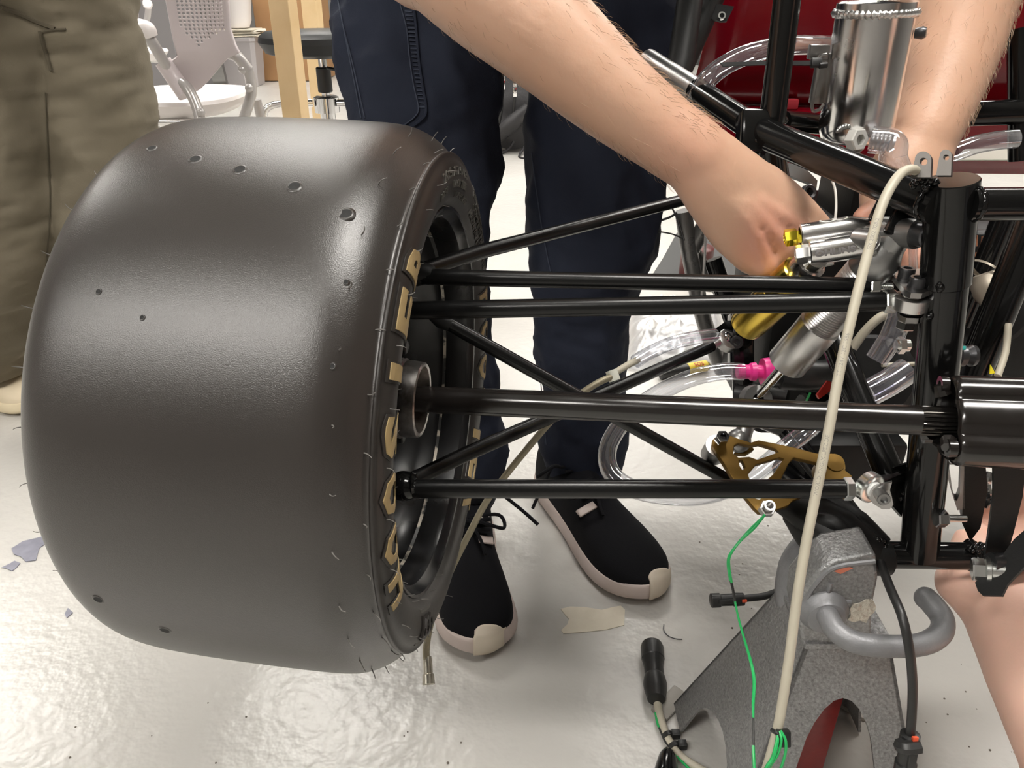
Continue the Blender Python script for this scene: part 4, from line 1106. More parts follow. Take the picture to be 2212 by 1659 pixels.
M().tube([P(1627, 1610, .598), P(1630, 1670, .59), P(1636, 1750, .585), P(1646, 1850, .63), FL(1640, 1930, .002)], .0012, 8, 4).obj('lower_strand', GREEN, gw)

# braided brake line along the far leg
pts2 = [P(1330, 810, .79), P(1290, 828, .78), P(1240, 862, .775), P(1190, 910, .775), P(1140, 968, .775), P(1090, 1030, .78), P(1050, 1085, .79), P(1015, 1150, .80), P(975, 1230, .80), P(935, 1330, .79), P(921, 1400, .78), P(924, 1440, .775)]
bl = hose('brake_line', 'braided brake hose looping down behind the wheel to a dangling metal end fitting', 'hose', pts2, .0035, BRAID, 12, 8, part='braid')
M().tube([P(1380, 776, .80), P(1350, 792, .795), P(1318, 812, .79)], .0036, 12, 6).obj('cream_section', CREAM, bl)
M().tube([P(1320, 800, .79), P(1328, 822, .79)], .0062, 14).obj('crimp_sleeve', mat('pale_sleeve', (.70, .70, .62), .4), bl)
e0 = P(924, 1432, .776); e1 = P(926, 1476, .768); ed = (e1 - e0).normalized()
NICK = mat('dull_nickel', (.48, .45, .38), .35, .9)
M().lathe(e0, ed, [(-.006, .0040), (0, .0046), (.010, .0046), (.011, .0058), (.020, .0062), (.0205, .0055), (.016, .003)], 22, (True, True)).obj('end_fitting', NICK, bl, smooth=25)
hs = hose('heat_shrink_sleeve', 'clear heat-shrink sleeve lying along the lower arm far leg', 'sleeve', [P(1372, 782, .80), P(1405, 762, .805), P(1450, 742, .81), P(1500, 730, .82), P(1545, 724, .83)], .0075, CLEAR, 16, 6, part='sleeve')
# clear hoses
ch = hose('clear_hose', 'long clear vinyl hose curling round from the magenta fitting to behind the rocker', 'hose', [P(1606, 803, .80), P(1560, 803, .80), P(1500, 815, .80), P(1440, 840, .80), P(1385, 875, .80), P(1335, 925, .79), P(1312, 975, .78), P(1320, 1020, .77), P(1360, 1052, .76), P(1420, 1068, .75), P(1500, 1072, .74), P(1570, 1055, .73), P(1640, 1015, .735), P(1700, 965, .745), P(1750, 925, .75), P(1800, 880, .77)], .0092, CLEAR, 20, 8, part='tube_wall')
pf = thing('hose_fitting', 'bright magenta plastic hose fitting, just left of the shock rod', 'fitting', P(1640, 803, .80))
M().lathe(P(1592, 803, .80), CAMX, [(0, .0065), (.002, .0080), (.012, .0072), (.014, .0092), (.019, .0098), (.019, .0070), (.026, .0070), (.026, .0140), (.034, .0150), (.036, .0140), (.036, .006)], 28, (True, True)).obj('fitting_body', PINK, pf, smooth=35)
M().lathe(P(1592, 803, .80), CAMX, [(.0365, .006), (.0365, .014), (.050, .0145)], 24, (False, True)).obj('black_socket', BLKP, pf)
hose('clear_hose', 'clear vinyl hose arching over the red bodywork behind the upright tube, top right', 'hose', [P(1490, 250, .74), P(1505, 205, .73), P(1535, 165, .72), P(1580, 133, .72), P(1640, 110, .72), P(1710, 98, .735), P(1790, 98, .77)], .0092, CLEAR, 20, 8, part='tube_wall')
hose('clear_hose', 'clear hose stub with printed wall at the right edge beside the left wrist', 'hose', [P(2060, 330, .75), P(2110, 312, .75), P(2160, 303, .75), P(2195, 300, .75)], .0090, CLEAR, 20, 8, part='tube_wall')
hose('clear_hose', 'smoky clear hose hanging below the clevis bolt, cut end on black stub', 'hose', [P(1955, 640, .66), P(1945, 680, .665), P(1930, 720, .67), P(1915, 745, .675), P(1893, 778, .68)], [.0095, .0100, .0105, .0100, .0098], CLEARD, 18, 6, part='tube_wall')
hose('clear_hose', 'smoky clear hose lying sideways behind the drive shaft, beside vertical frame tube', 'hose', [P(1960, 800, .70), P(1920, 826, .70), P(1875, 850, .70)], .0125, CLEARD, 18, 6, part='tube_wall')
hose('vent_tube', 'thin clear vertical tube rising from the clevis bolt heads', 'tube', [P(1974, 595, .585), P(1972, 540, .575), P(1977, 470, .57)], .0030, CLEAR, 12, 6, part='tube_wall')
hose('cream_lead', 'short cream cable bending behind the shock beside the smoky hose', 'cable', [P(1928, 672, .68), P(1895, 690, .68), P(1865, 720, .685), P(1842, 752, .69)], .0042, CREAM, 12, 6)
hose('cream_lead', 'thin cream lead just above the drive shaft, behind the vertical tube', 'cable', [P(1905, 789, .72), P(1945, 787, .72), P(1985, 786, .72)], .0020, CREAM, 10, 4)
hose('cream_lead', 'cream lead curving down to the yellow tag above the tripod housing', 'cable', [P(2178, 700, .66), P(2172, 760, .655), P(2155, 812, .65)], .0030, CREAM, 10, 5)
hose('white_wire', 'thin white wire dropping from the rail onto the shock canister', 'wire', [P(1796, 386, .63), P(1804, 410, .62), P(1806, 445, .61), P(1804, 480, .59)], .0010, WHITEW, 8, 5)
# black harness leads with connectors
def connector(t, p, d, s=1.0, lock=True):
    d = V(d).normalized(); x_, y_, _ = frame_of(d)
    M().lathe(p, d, [(0, .0035 * s), (.001, .0070 * s), (.012 * s, .0075 * s), (.013 * s, .0066 * s), (.026 * s, .0066 * s), (.027 * s, .0078 * s), (.036 * s, .0078 * s), (.037 * s, .0060 * s)], 18, (True, True)).box(p + d * .018 * s - CAMD * .006 * s, .012 * s, .003 * s, .003 * s, d, x_ if abs(x_.dot(CAMD)) < .7 else y_, CAMD, .0008).obj('connector_body', BLKP, t, smooth=30)
    if lock: M().box(p + d * .002 * s - CAMD * .0065 * s, .0025 * s, .002 * s, .0016 * s, d, x_ if abs(x_.dot(CAMD)) < .7 else y_, CAMD, .0004).obj('red_lock', mat('orange_red_lock', (.75, .10, .04), .4), t)
bk = hose('harness_lead', 'black lead hanging left of the jack stand with a plug near the sneaker', 'cable', [P(1712, 1040, .72), P(1720, 1120, .74), P(1722, 1200, .76), P(1705, 1260, .77), P(1660, 1285, .77), P(1608, 1293, .77)], .0036, BLKP, 12, 8)
connector(bk, P(1608, 1294, .77), P(1540, 1297, .77) - P(1608, 1294, .77), .92)
bk = hose('harness_lead', 'black lead hanging in front of the handle on the right, plug at the bottom', 'cable', [P(1902, 1215, .61), P(1922, 1268, .585), P(1948, 1330, .565), P(1964, 1400, .56), P(1971, 1470, .565), P(1970, 1540, .57), P(1966, 1590, .575)], .0034, BLKP, 14, 8)
connector(bk, P(1967, 1584, .575), P(1955, 1659, .585) - P(1967, 1584, .575), 1.0)
M().tube([P(1945, 1608, .575), P(1955, 1615, .57), P(1985, 1612, .57)], .0055, 8, 3).obj('plug_collar', BLKP, bk)
# cream lead on the floor with round connector
fp = [FL(1418, 1500, .010), FL(1422, 1530, .006), FL(1434, 1575, .005), FL(1452, 1612, .005), FL(1478, 1640, .005), FL(1530, 1672, .005), FL(1600, 1720, .005)]
fc = hose('floor_cable', 'cream cable lying on the floor with a fat round black connector', 'cable', fp, .0045, CREAM, 14, 8)
q0 = FL(1418, 1512, .0135); q1 = FL(1408, 1392, .0135); qd = (q1 - q0).normalized(); ql = (q1 - q0).length
M().lathe(q0, qd, [(.0, .0060), (.001, .0100), (.012, .0125), (.022, .0135), (.030, .0122), (.032, .0118), (.033, .0112), (ql * .58, .0112), (ql * .62, .0120), (ql * .70, .0130), (ql * .705, .0125), (ql * .72, .0135), (ql - .006, .0138), (ql - .001, .0125), (ql, .0100), (ql - .004, .009), (ql - .004, .0001)], 30, (True, False)).obj('round_connector', BLKP, fc, smooth=30)
M().tube([FL(1416, 1540, .006), FL(1420, 1562, .006), FL(1424, 1572, .006)], .0014, 8, 4).obj('green_strand', GREEN, fc)
M().tube([FL(1424, 1572, .006), FL(1436, 1600, .006), FL(1448, 1616, .006)], .0012, 8, 4).obj('black_strand', BLKP, fc)
M().tube([FL(1452, 1620, .006), FL(1470, 1642, .006), FL(1490, 1662, .006)], .0014, 8, 4).obj('green_strand', GREEN, fc)
for (u, v, k, lb) in ((1443, 1590, 0, 'nearer the round connector'), (1457, 1613, 1, 'with a square head, further along')):
    z2 = thing('cable_tie', 'black cable tie on the floor cable, ' + lb, 'cable tie', FL(u, v, .005))
    c_ = FL(u, v, .0055); d_ = (fp[3] - fp[2]).normalized()
    M().lathe(c_ - d_ * .0025, d_, [(0, .0048), (0, .0062), (.005, .0062), (.005, .0048)], 18).obj('strap', BLKP, z2)
    M().box(c_ + V((.008, 0, .003)), .0045, .004, .004, bev=.0008).obj('tie_head', BLKP, z2)
gp = thing('black_handle', 'glossy black rounded handle tip on the floor at the bottom edge', 'handle', FL(1442, 1650, 0))
M().tube([FL(1441, 1618, .010), FL(1442, 1635, .012), FL(1438, 1680, .013), FL(1430, 1760, .013)], [.003, .009, .013, .012], 18, 5).obj('grip', BLKG, gp)

# ------------------------------------------------------------------ people
SPY = CAMX * .78 + CAMU * .62


def fold(ob, amp, sc, seed, sq=(1, 1, .45)):
    me = ob.data; me.update()
    o = ob.parent.location if ob.parent else V((0, 0, 0))
    nm = [v.normal.copy() for v in me.vertices]
    for v, n in zip(me.vertices, nm):
        p = v.co + o
        q = V((p.x * sq[0] + p.z * .5, p.y * sq[1], p.z * sq[2] - p.x * .35)) * sc + V((seed, seed * 2.3, 0))
        a = noise.noise(q); b = noise.noise(q * 2.1 + V((9, 3, 1)))
        v.co += n * (amp * (.45 - 2 * abs(a)) + amp * .45 * b)
    me.update()


def loft_leg(rows, depth=.86, n=36):
    """rows: (photo y, left x, right x, world Y) -> horizontal ellipses; front surface lookup"""
    rr = []
    for (y, xl, xr, Y) in rows:
        a = PY(xl, y, Y); b = PY(xr, y, Y); c = (a + b) / 2; hw = (b - a).length / 2
        rr.append((y, c, hw))
    return rr


def leg_mesh(mm, rr, depth, n=36, down=0.0):
    pts = [c for y, c, h in rr]; hs = [h for y, c, h in rr]
    m = len(pts) - 1; sp_ = spline(pts, 5); rings = []
    for k, p in enumerate(sp_):
        t = k / 5; i = min(int(t), m - 1); h = hs[i] + (hs[i + 1] - hs[i]) * (t - i)
        rings.append([p + V((h * cos(2 * pi * j / n), h * depth * sin(2 * pi * j / n), 0)) for j in range(n)])
    mm.rings(rings)


def leg_front(rr, depth, u, v, lift=.002):
    """point on the front of a trouser leg seen at photo pixel (u, v)"""
    for (y0, c0, h0), (y1, c1, h1) in zip(rr, rr[1:]):
        if y0 <= v <= y1:
            f = (v - y0) / (y1 - y0); c = c0 + (c1 - c0) * f; h = h0 + (h1 - h0) * f; break
    else: c, h = rr[0][1], rr[0][2]
    p = PY(u, v, c.y); dx = max(-.97, min(.97, (p.x - c.x) / h))
    return PY(u, v, c.y - h * depth * sqrt(1 - dx * dx) - lift)


def finger(mm, pts, r=(.0098, .0088, .0082, .0072)):
    rr = [r[min(i, len(r) - 1)] for i in range(len(pts))]
    mm.tube(pts, rr, 12, 5).ball(pts[-1], rr[-1] * .98, 6)


def head(mm, par, c, face, hair=HAIR):
    f = V(face).normalized(); sx = f.cross(V((0, 0, 1)) if abs(f.z) < .8 else V((0, 1, 0))).normalized(); up = sx.cross(f)
    mm.ball(c, .088, 10, (1, 1, 1)).ball(c + f * .025 - up * .045, .066, 8).ball(c - f * .02 + up * .02, .086, 8)
    mm.tube([c + f * .086 + up * .012, c + f * .103 - up * .022], [.008, .015], 8).ball(c + f * .075 - up * .095, .026, 6)
    for s in (-1, 1): mm.tube([c + sx * s * .085 + up * .02, c + sx * s * .092 - up * .03], [.018, .011], 8, ell=.5)
    h = M(); h.ball(c - f * .026 + up * .032, .094, 12)
    h.obj('hair', hair, par)
    for s in (-1, 1):
        ey = M().ball(c + f * .075 + sx * s * .031 + up * .004, .0125, 8).obj('eye', mat('eye_white', (.7, .68, .65), .2), par)
        M().ball(c + f * .0835 + sx * s * .031 + up * .003, .0056, 6).obj('iris', mat('brown_iris', (.05, .03, .02), .15), ey)
    M().tube([c + f * .083 + sx * .022 - up * .058, c + f * .090 - up * .060, c + f * .083 - sx * .022 - up * .058], [.003, .005, .003], 8, 4).obj('mouth', SKINR, par)


def sneaker(name, heel, toe, up_m, sole_m, par, cap_m=None, W=.052, tabs=None, laces=None, hs=1.0):
    """shoe worn by par, from heel to toe on the floor; upper is the part, the rest its sub-parts"""
    heel = V((heel[0], heel[1], 0)); toe = V((toe[0], toe[1], 0)); d = (toe - heel); Ln = d.length; d.normalize(); s = V((d.y, -d.x, 0))
    ts = [0, .015, .05, .12, .25, .40, .52, .64, .75, .84, .91, .96, .99, 1.0]
    ws = [.20, .42, .60, .72, .76, .74, .80, .92, 1.0, .98, .84, .60, .34, .15]
    sh_ = [.036, .035, .034, .032, .030, .029, .028, .027, .026, .027, .029, .031, .032, .033]
    uh = [.080, .092, .098, .100, .104, .094, .082, .074, .066, .056, .048, .042, .038, .036]
    asym = [0, 0, 0, 0, 0, .002, .003, .002, 0, -.002, -.003, -.003, -.002, 0]
    rg = []; ru = []
    for a, wd, z1, z2, sk in zip(ts, ws, sh_, uh, asym):
        c = heel + d * (Ln * a) + s * sk; w = W * wd
        z0 = .0015 + (.009 * max(0, (a - .82) / .18) ** 1.5 if a > .82 else 0)
        rg.append([c + s * (w * x) + V((0, 0, z)) for x, z in ((-.92, z0), (.92, z0), (1.02, z0 + .006), (1.0, z1 * .6), (.93, z1), (.80, z1 + .002), (-.80, z1 + .002), (-.93, z1), (-1.0, z1 * .6), (-1.02, z0 + .006))])
        z2 *= hs; ru.append([c - d * (.004 if a > .95 else 0) + s * (w * .90 * cos(pi * k / 14)) + V((0, 0, z1 - .004 + (z2 - z1 + .004) * (sin(pi * k / 14) ** .62))) for k in range(15)])
    um = M().rings(ru, False, (True, True))
    um.tube([heel + d * Ln * .25 + V((0, 0, .075)), heel + d * Ln * .24 + V((0, 0, .115))], [.040, .038], 20, ell=1.15, ref=s)
    t = um.obj(name, up_m, par, smooth=60, sub=1)
    M().rings(rg).obj('sole', sole_m, t, smooth=50, sub=1)
    if cap_m:
        def prof_(a):
            for i in range(len(ts) - 1):
                if ts[i] <= a <= ts[i + 1]:
                    f = (a - ts[i]) / (ts[i + 1] - ts[i]); return [q[i] + (q[i + 1] - q[i]) * f for q in (ws, sh_, uh, asym)]
        NC = 11; cols = []
        for k in range(NC):
            fx = k / (NC - 1); X_ = W * (-.12 + .72 * fx)
            lo_, hi_ = .75, 1.0
            for _ in range(30):
                m_ = (lo_ + hi_) / 2
                if W * prof_(m_)[0] > abs(X_): lo_ = m_
                else: hi_ = m_
            af = lo_; as_ = min(af - .012, .952 + .020 * (2 * fx - 1) ** 4); col = []
            for r_ in range(5):
                a = as_ + (af - .012 - as_) * r_ / 4; w_, z1, z2, sk = prof_(a); hw = W * w_ * .9; xx = max(-.99, min(.99, -X_ / hw))
                z = max(z1 + .004, z1 - .004 + (z2 * hs - z1 + .004) * (max(.02, 1 - xx * xx) ** .31)) + .0022
                col.append(heel + d * (Ln * a) + s * (sk - X_) + V((0, 0, z)))
            z1 = prof_(min(af, .999))[1]
            for da, zz in ((.004, z1 + .004), (.011, z1 * .75), (.012, z1 * .5), (.008, .012)): col.append(heel + d * (Ln * (af + da)) - s * X_ + V((0, 0, zz)))
            cols.append(col)
        rr_ = [[c[i] for c in cols] for i in range(len(cols[0]))]
        ob = M().rings(rr_, False, (False, False)).obj('toe_cap', cap_m, t, smooth=70)
        so = ob.modifiers.new('thickness', 'SOLIDIFY'); so.thickness = .003; so.offset = -1
    for (a, off, wv) in (tabs or ()):
        c = heel + d * (Ln * a)
        for i in range(len(ts) - 1):
            if ts[i] <= a <= ts[i + 1]:
                f = (a - ts[i]) / (ts[i + 1] - ts[i]); zh = (uh[i] + (uh[i + 1] - uh[i]) * f) * hs; sh0 = sh_[i]; wl = W * (ws[i] + (ws[i + 1] - ws[i]) * f) * .9
        M().box(c + s * (wl * off) + V((0, 0, sh0 - .004 + (zh - sh0 + .004) * ((1 - off * off) ** .31) + .003)), wv, .007, .0015, (s - V((0, 0, .5 * off))).normalized(), d, V((0, 0, 1)), .001).obj('lace_tab', REFL, t)
    if laces:
        lm = M()
        for pts_, r_ in laces: lm.tube([heel + d * (Ln * a) + s * (W * b) + V((0, 0, z)) for a, b, z in pts_], r_, 8, 5)
        lm.obj('laces', BLKC, t)
    return t


# ---- the mechanic in navy trousers
HP = V((0.0, 1.22, .90))
man = thing('person', 'person in navy work trousers leaning over the frame with both bare forearms reaching into it', 'person', V((0, 1.0, 0)))
bm_ = M()
S1 = V((-.035, .84, 1.07)); E1 = P(885, -165, .625)
ARM1 = ([E1, P(960, -95, .61), P(1062, -13, .603), P(1175, 74, .600), P(1310, 194, .600), P(1430, 287, .602), P(1508, 343, .604)], [.0440, .0450, .0452, .0425, .0352, .0300, .0288])
bm_.tube([S1, (S1 + E1) / 2 + V((-.01, .01, 0)), E1, P(960, -95, .61), P(1062, -13, .603), P(1175, 74, .600), P(1310, 194, .600), P(1430, 287, .602), P(1508, 343, .605), P(1560, 396, .613), P(1600, 440, .622)],
         [.056, .050, .044, .0450, .0452, .0425, .0352, .0300, .0284, .0225, .010], 22, 6)
wr = P(1508, 343, .604)
bm_.tube([P(1420, 275, .602), P(1465, 312, .603), wr, P(1560, 398, .611), P(1612, 452, .620), P(1662, 497, .628), P(1695, 520, .636)], [.020, .0275, .0287, .0345, .0398, .0405, .036], 24, 5, ell=[.95, .95, .90, .72, .55, .46, .40], ref=SPY)
KN = [P(1728, 455, .640), P(1720, 500, .630), P(1690, 540, .628), P(1650, 572, .630)]
MID = [P(1778, 505, .655), P(1762, 552, .648), P(1728, 596, .648), P(1684, 612, .655)]
TIP = [P(1762, 560, .690), P(1740, 600, .690), P(1706, 634, .690), P(1670, 640, .692)]
for a, b, c in zip(KN, MID, TIP):
    base = a + (P(1600, 430, .612) - a) * .42
    finger(bm_, [base, a - CAMD * .001, (a + b) / 2 - CAMD * .001, b, c], (.0105, .0122, .0100, .0092, .0080))
finger(bm_, [P(1600, 372, .612), P(1655, 395, .622), P(1708, 430, .632), P(1755, 474, .640), P(1792, 515, .650)], (.014, .0150, .0125, .0110, .0100))
# tendons and wrist bone on the back of the hand
for a, w_ in zip(KN, (-.006, -.002, .002, .006)):
    m_ = (P(1540, 380, .590) + a) / 2 + SPY * w_ * .3 - CAMD * .0105
    bm_.tube([P(1530, 366, .590) - SPY * w_, m_, a - CAMD * .0085], [.0030, .0055, .0075], 10, 5).ball(a - CAMD * .0055, .0112, 7)
# other arm
S2 = V((.375, .87, 1.07)); E2 = P(2150, -195, .745)
bm_.tube([S2, (S2 + E2) / 2 + V((.01, .01, 0)), E2, P(2118, -95, .742), P(2085, 0, .740), P(2056, 110, .738), P(2022, 215, .730), P(1990, 300, .722), P(1975, 345, .718), P(1966, 378, .716)], [.056, .050, .046, .047, .0475, .0430, .0368, .0318, .024, .010], 22, 6)
bm_.tube([P(2022, 215, .728), P(2000, 272, .724), P(1985, 320, .720), P(1965, 375, .716), P(1948, 430, .714), P(1940, 475, .712)], [.022, .0315, .0315, .037, .040, .036], 22, 5, ell=[.95, .92, .85, .65, .54, .46], ref=CAMX * .95 - CAMU * .15)
for pts_ in ([P(1925, 410, .712), P(1905, 440, .700), P(1880, 456, .692), P(1860, 470, .690)],
             [P(1935, 440, .712), P(1912, 480, .700), P(1886, 505, .694), P(1870, 530, .700)],
             [P(1950, 450, .710), P(1950, 505, .698), P(1935, 545, .696), P(1915, 560, .705)],
             [P(1965, 440, .708), P(1984, 505, .695), P(1984, 560, .690), P(1960, 585, .700)],
             [P(1985, 400, .710), P(2000, 470, .695), P(2002, 540, .690), P(1990, 590, .695)]):
    finger(bm_, pts_, (.0125, .0112, .0098, .0085))
# trunk, neck, legs
CH = V((.17, .87, 1.08))
bm_.tube([HP, V((.04, 1.14, .99)), V((.11, 1.0, 1.06)), CH, V((.172, .83, 1.11))], [.145, .135, .150, .165, .10], 28, 5, ell=.68, ref=V((1, .1, 0)))
bm_.tube([S1, CH + V((0, .0, .01)), S2], [.055, .10, .055], 16, 4)
bm_.tube([V((.172, .84, 1.10)), V((.172, .79, 1.18))], [.055, .052], 16)
head(bm_, man, V((.172, .745, 1.255)), V((0, -.65, -.75)))
LL = [(-60, 702, 1078, 1.10), (0, 712, 1084, 1.06), (100, 727, 1082, 1.01), (200, 747, 1080, .985), (300, 772, 1076, .965), (400, 800, 1084, .955), (470, 822, 1066, .95), (580, 850, 1060, .945), (700, 862, 1058, .94), (850, 882, 1076, .935), (950, 902, 1092, .935), (1050, 910, 1084, .93), (1135, 930, 1062, .93)]
RL = [(-60, 1150, 1530, 1.14), (0, 1150, 1515, 1.10), (100, 1143, 1492, 1.07), (200, 1139, 1470, 1.04), (300, 1139, 1448, 1.02), (430, 1141, 1429, 1.0), (540, 1142, 1421, .995), (620, 1149, 1386, .99), (700, 1157, 1364, .99), (830, 1165, 1358, .985), (950, 1167, 1353, .98), (1000, 1177, 1349, .975), (1035, 1188, 1336, .97)]
lr, rr_ = loft_leg(LL), loft_leg(RL)
bm_.tube([HP + V((-.09, 0, -.02)), lr[1][1], lr[5][1], lr[9][1], V((-.065, .93, .06))], [.085, .07, .052, .042, .035], 16, 4)
bm_.tube([HP + V((.09, 0, -.02)), rr_[1][1], rr_[5][1], rr_[9][1], V((.085, .98, .06))], [.085, .07, .052, .042, .035], 16, 4)
ARM2 = ([P(2118, -95, .742), P(2085, 0, .740), P(2056, 110, .738), P(2022, 215, .730), P(1990, 300, .722)], [.047, .0475, .0430, .0368, .0325])
AHAIR = mat('forearm_hair', (.32, .20, .115), .5)
rn = random.Random(31)


def arm_hair(arm, count, name, par, away):
    cs, rs = arm; sp_ = spline(cs, 6); hm = M()
    for _ in range(count):
        t = rn.uniform(.2, len(sp_) - 2.2); i = int(t); f = t - i
        c = sp_[i] + (sp_[i + 1] - sp_[i]) * f; d = (sp_[i + 1] - sp_[i]).normalized(); q = t / 6; k = min(int(q), len(rs) - 2); r = rs[k] + (rs[k + 1] - rs[k]) * (q - k)
        x_, y_, _d = frame_of(d); a = rn.uniform(0, 2 * pi); n_ = x_ * cos(a) + y_ * sin(a)
        if n_.dot(CAMD) > .45 or rn.random() > .25 + .75 * max(0, n_.dot(away)): continue
        tw = d.cross(n_); L_ = rn.uniform(.006, .013); g = (d * .85 + tw * rn.uniform(-.35, .6)).normalized(); b0 = c + n_ * (r * .985)
        p1_ = b0 + g * L_ * .5 + n_ * .0022; p2_ = b0 + g * L_ + n_ * .0026
        w_ = d.cross(n_) * .00006
        hm.add([b0 - w_, b0 + w_, b0 + n_ * .0002, p1_ - w_, p1_ + w_, p1_ + n_ * .0002, p2_], [(0, 1, 4, 3), (1, 2, 5, 4), (2, 0, 3, 5), (3, 4, 6), (4, 5, 6), (5, 3, 6)])
    o = hm.obj(name, AHAIR, par, smooth=0); o['kind'] = 'stuff'; return o


arm_hair(ARM1, 2600, 'arm_hair', man, (CAMX * .75 + CAMU * .66).normalized())
arm_hair(ARM2, 1900, 'arm_hair', man, (CAMX * .95 - CAMU * .3).normalized())
MO = V((0, 1.0, 0))
flush(SKIN, [(P(1672, 505, .595) - MO, .042, .75), (P(1722, 490, .61) - MO, .022, .4), (P(1640, 560, .61) - MO, .03, .5), (P(1980, 540, .69) - MO, .05, .6), (P(1862, 470, .69) - MO, .02, .8), (P(1470, 330, .585) - MO, .05, .25)])
body = bm_.obj('body', SKIN, man); remesh(body, .0029, 6, .5)
pm = M(); leg_mesh(pm, lr, .86); leg_mesh(pm, rr_, .86)
pm.tube([lr[3][1], lr[1][1] + V((0, .01, .02)), HP + V((-.08, 0, -.05)), HP + V((-.06, 0, .06))], [.075, .098, .120, .11], 24, 4)
pm.tube([rr_[3][1], rr_[1][1] + V((0, .01, .02)), HP + V((.08, 0, -.05)), HP + V((.06, 0, .06))], [.075, .098, .120, .11], 24, 4)
pm.tube([HP + V((0, 0, -.10)), HP + V((.01, -.02, .10))], [.165, .160], 28, ell=.75, ref=V((1, 0, 0)))
pants = pm.obj('trousers', NAVY, man); remesh(pants, .006, 5, .5); fold(pants, .0105, 11.0, 1.7); fold(pants, .0030, 24.0, 6.3, (1, 1, 1.2))
sm_ = M()
sm_.tube([HP + V((0, 0, .05)), V((.04, 1.14, 1.0)), V((.11, 1.0, 1.06)), CH, V((.172, .81, 1.10)), V((.172, .80, 1.15))], [.165, .155, .170, .182, .13, .075], 28, 5, ell=.72, ref=V((1, .1, 0)))
for S, E in ((S1, E1), (S2, E2)): sm_.tube([CH + (S - CH) * .5, S, S + (E - S) * .62], [.10, .072, .068], 20, 4)
shirt = sm_.obj('shirt', DKC, man); remesh(shirt, .010, 6, .5); fold(shirt, .004, 12, 5.1)
# pocket seams on the left leg
nf = on_surface(pants)


def seam_line(f, pl, r, name, m, par):
    pts_ = [q for q in (f(u.x, u.y) for u in spline([V((a, b, 0)) for a, b in pl], 8)) if q is not None]
    if len(pts_) > 2: return M().tube(pts_, r, 6).obj(name, m, par)


for k, pl in enumerate((((862, 0), (878, 60), (884, 120), (893, 180), (904, 232), (896, 252), (868, 274)), ((893, 0), (899, 60), (905, 130), (913, 185), (921, 240), (908, 260), (886, 276)), ((742, 60), (760, 130), (776, 200), (788, 255)), ((730, 0), (748, 90), (766, 180), (780, 255)))):
    seam_line(nf, pl, .0008 if k != 1 else .0018, 'seam', NAVYS if k != 1 else NAVY, man)
for pl in (((1148, 330), (1160, 420), (1172, 500), (1190, 590)), ((1165, 780), (1172, 880), (1180, 960))): seam_line(nf, pl, .0008, 'seam', NAVYS, man)
st = M()
for k in range(26):
    v = 6 + k * 9; u = 866 + v * .15; p_, q_ = nf(u + 5, v), nf(u + 21, v + 1)
    if p_ is not None and q_ is not None and v < 236: st.tube([p_, q_], .0008, 5)
st.obj('stitching', NAVYS, man)['kind'] = 'stuff'

LB = [(((.50, -.45, .085), (.54, .0, .090), (.52, .50, .085)), .0028), (((.46, -.5, .090), (.50, .05, .096), (.47, .52, .090)), .0028), (((.48, .0, .097), (.55, .45, .100), (.53, .85, .088), (.47, .75, .096), (.48, .05, .099)), .0024), (((.49, .0, .097), (.60, .25, .086), (.66, .32, .078)), .0022), (((.30, -.1, .10), (.34, .5, .100), (.38, .9, .115), (.36, 1.3, .100), (.33, .9, .102)), .0026), (((.33, .8, .105), (.42, 1.4, .088), (.47, 1.75, .075)), .0024), (((.33, .2, .105), (.40, -.5, .095), (.46, -.75, .078)), .0024), (((.36, -.5, .092), (.36, .5, .095)), .0024), (((.44, -.5, .084), (.44, .5, .086)), .0024)]
sneaker('sneaker', (-.072, .955), (-.040, .662), BLKC, SOLE, man, SOLET, .053, ((.45, -.52, .010), (.56, -.50, .010)), [(tuple((a, -b, z) for a, b, z in p_), r_) for p_, r_ in LB])
sneaker('sneaker', (.056, 1.035), (.184, .756), BLKC, SOLE, man, SOLET, .055, ((.57, .66, .014), (.50, .12, .004), (.51, -.45, .006), (.45, .62, .008)), [(p_, r_) for p_, r_ in LB])

# ---- bystander in khaki trousers at the left edge
by = thing('person', 'person in olive khaki trousers standing at the left edge behind the tyre', 'person', V((-.85, 1.3, 0)))
K1 = [(-80, -175, 110, 1.25), (0, -170, 112, 1.24), (200, -160, 112, 1.24), (330, -150, 112, 1.24), (480, -138, 117, 1.24), (570, -132, 110, 1.24), (680, -125, 90, 1.27), (760, -118, 79, 1.30), (795, -115, 75, 1.31)]
K2 = [(-80, 0, 268, 1.29), (0, 12, 275, 1.30), (100, 45, 304, 1.295), (230, 84, 334, 1.29), (300, 98, 347, 1.29), (400, 108, 356, 1.29), (480, 118, 360, 1.29), (560, 146, 350, 1.29), (700, 175, 350, 1.29), (800, 185, 340, 1.29)]
k1, k2 = loft_leg(K1), loft_leg(K2)
kh = (k1[0][1] + k2[0][1]) / 2; KH = V((kh.x - .12, 1.32, .93))
b2 = M()
b2.tube([KH + V((-.09, 0, -.03)), k1[1][1], k1[4][1], V((k1[-1][1].x, 1.32, .06))], [.08, .07, .05, .035], 16, 4)
b2.tube([KH + V((.09, 0, -.03)), k2[1][1], k2[4][1], V((k2[-1][1].x, 1.29, .06))], [.08, .07, .05, .035], 16, 4)
b2.tube([KH, KH + V((0, 0, .25)), KH + V((0, .0, .48))], [.14, .135, .16], 24, 5, ell=.66, ref=V((1, 0, 0)))
sA, sB = KH + V((-.19, 0, .47)), KH + V((.19, 0, .47))
b2.tube([sA, KH + V((0, 0, .50)), sB], [.052, .08, .052], 16, 4)
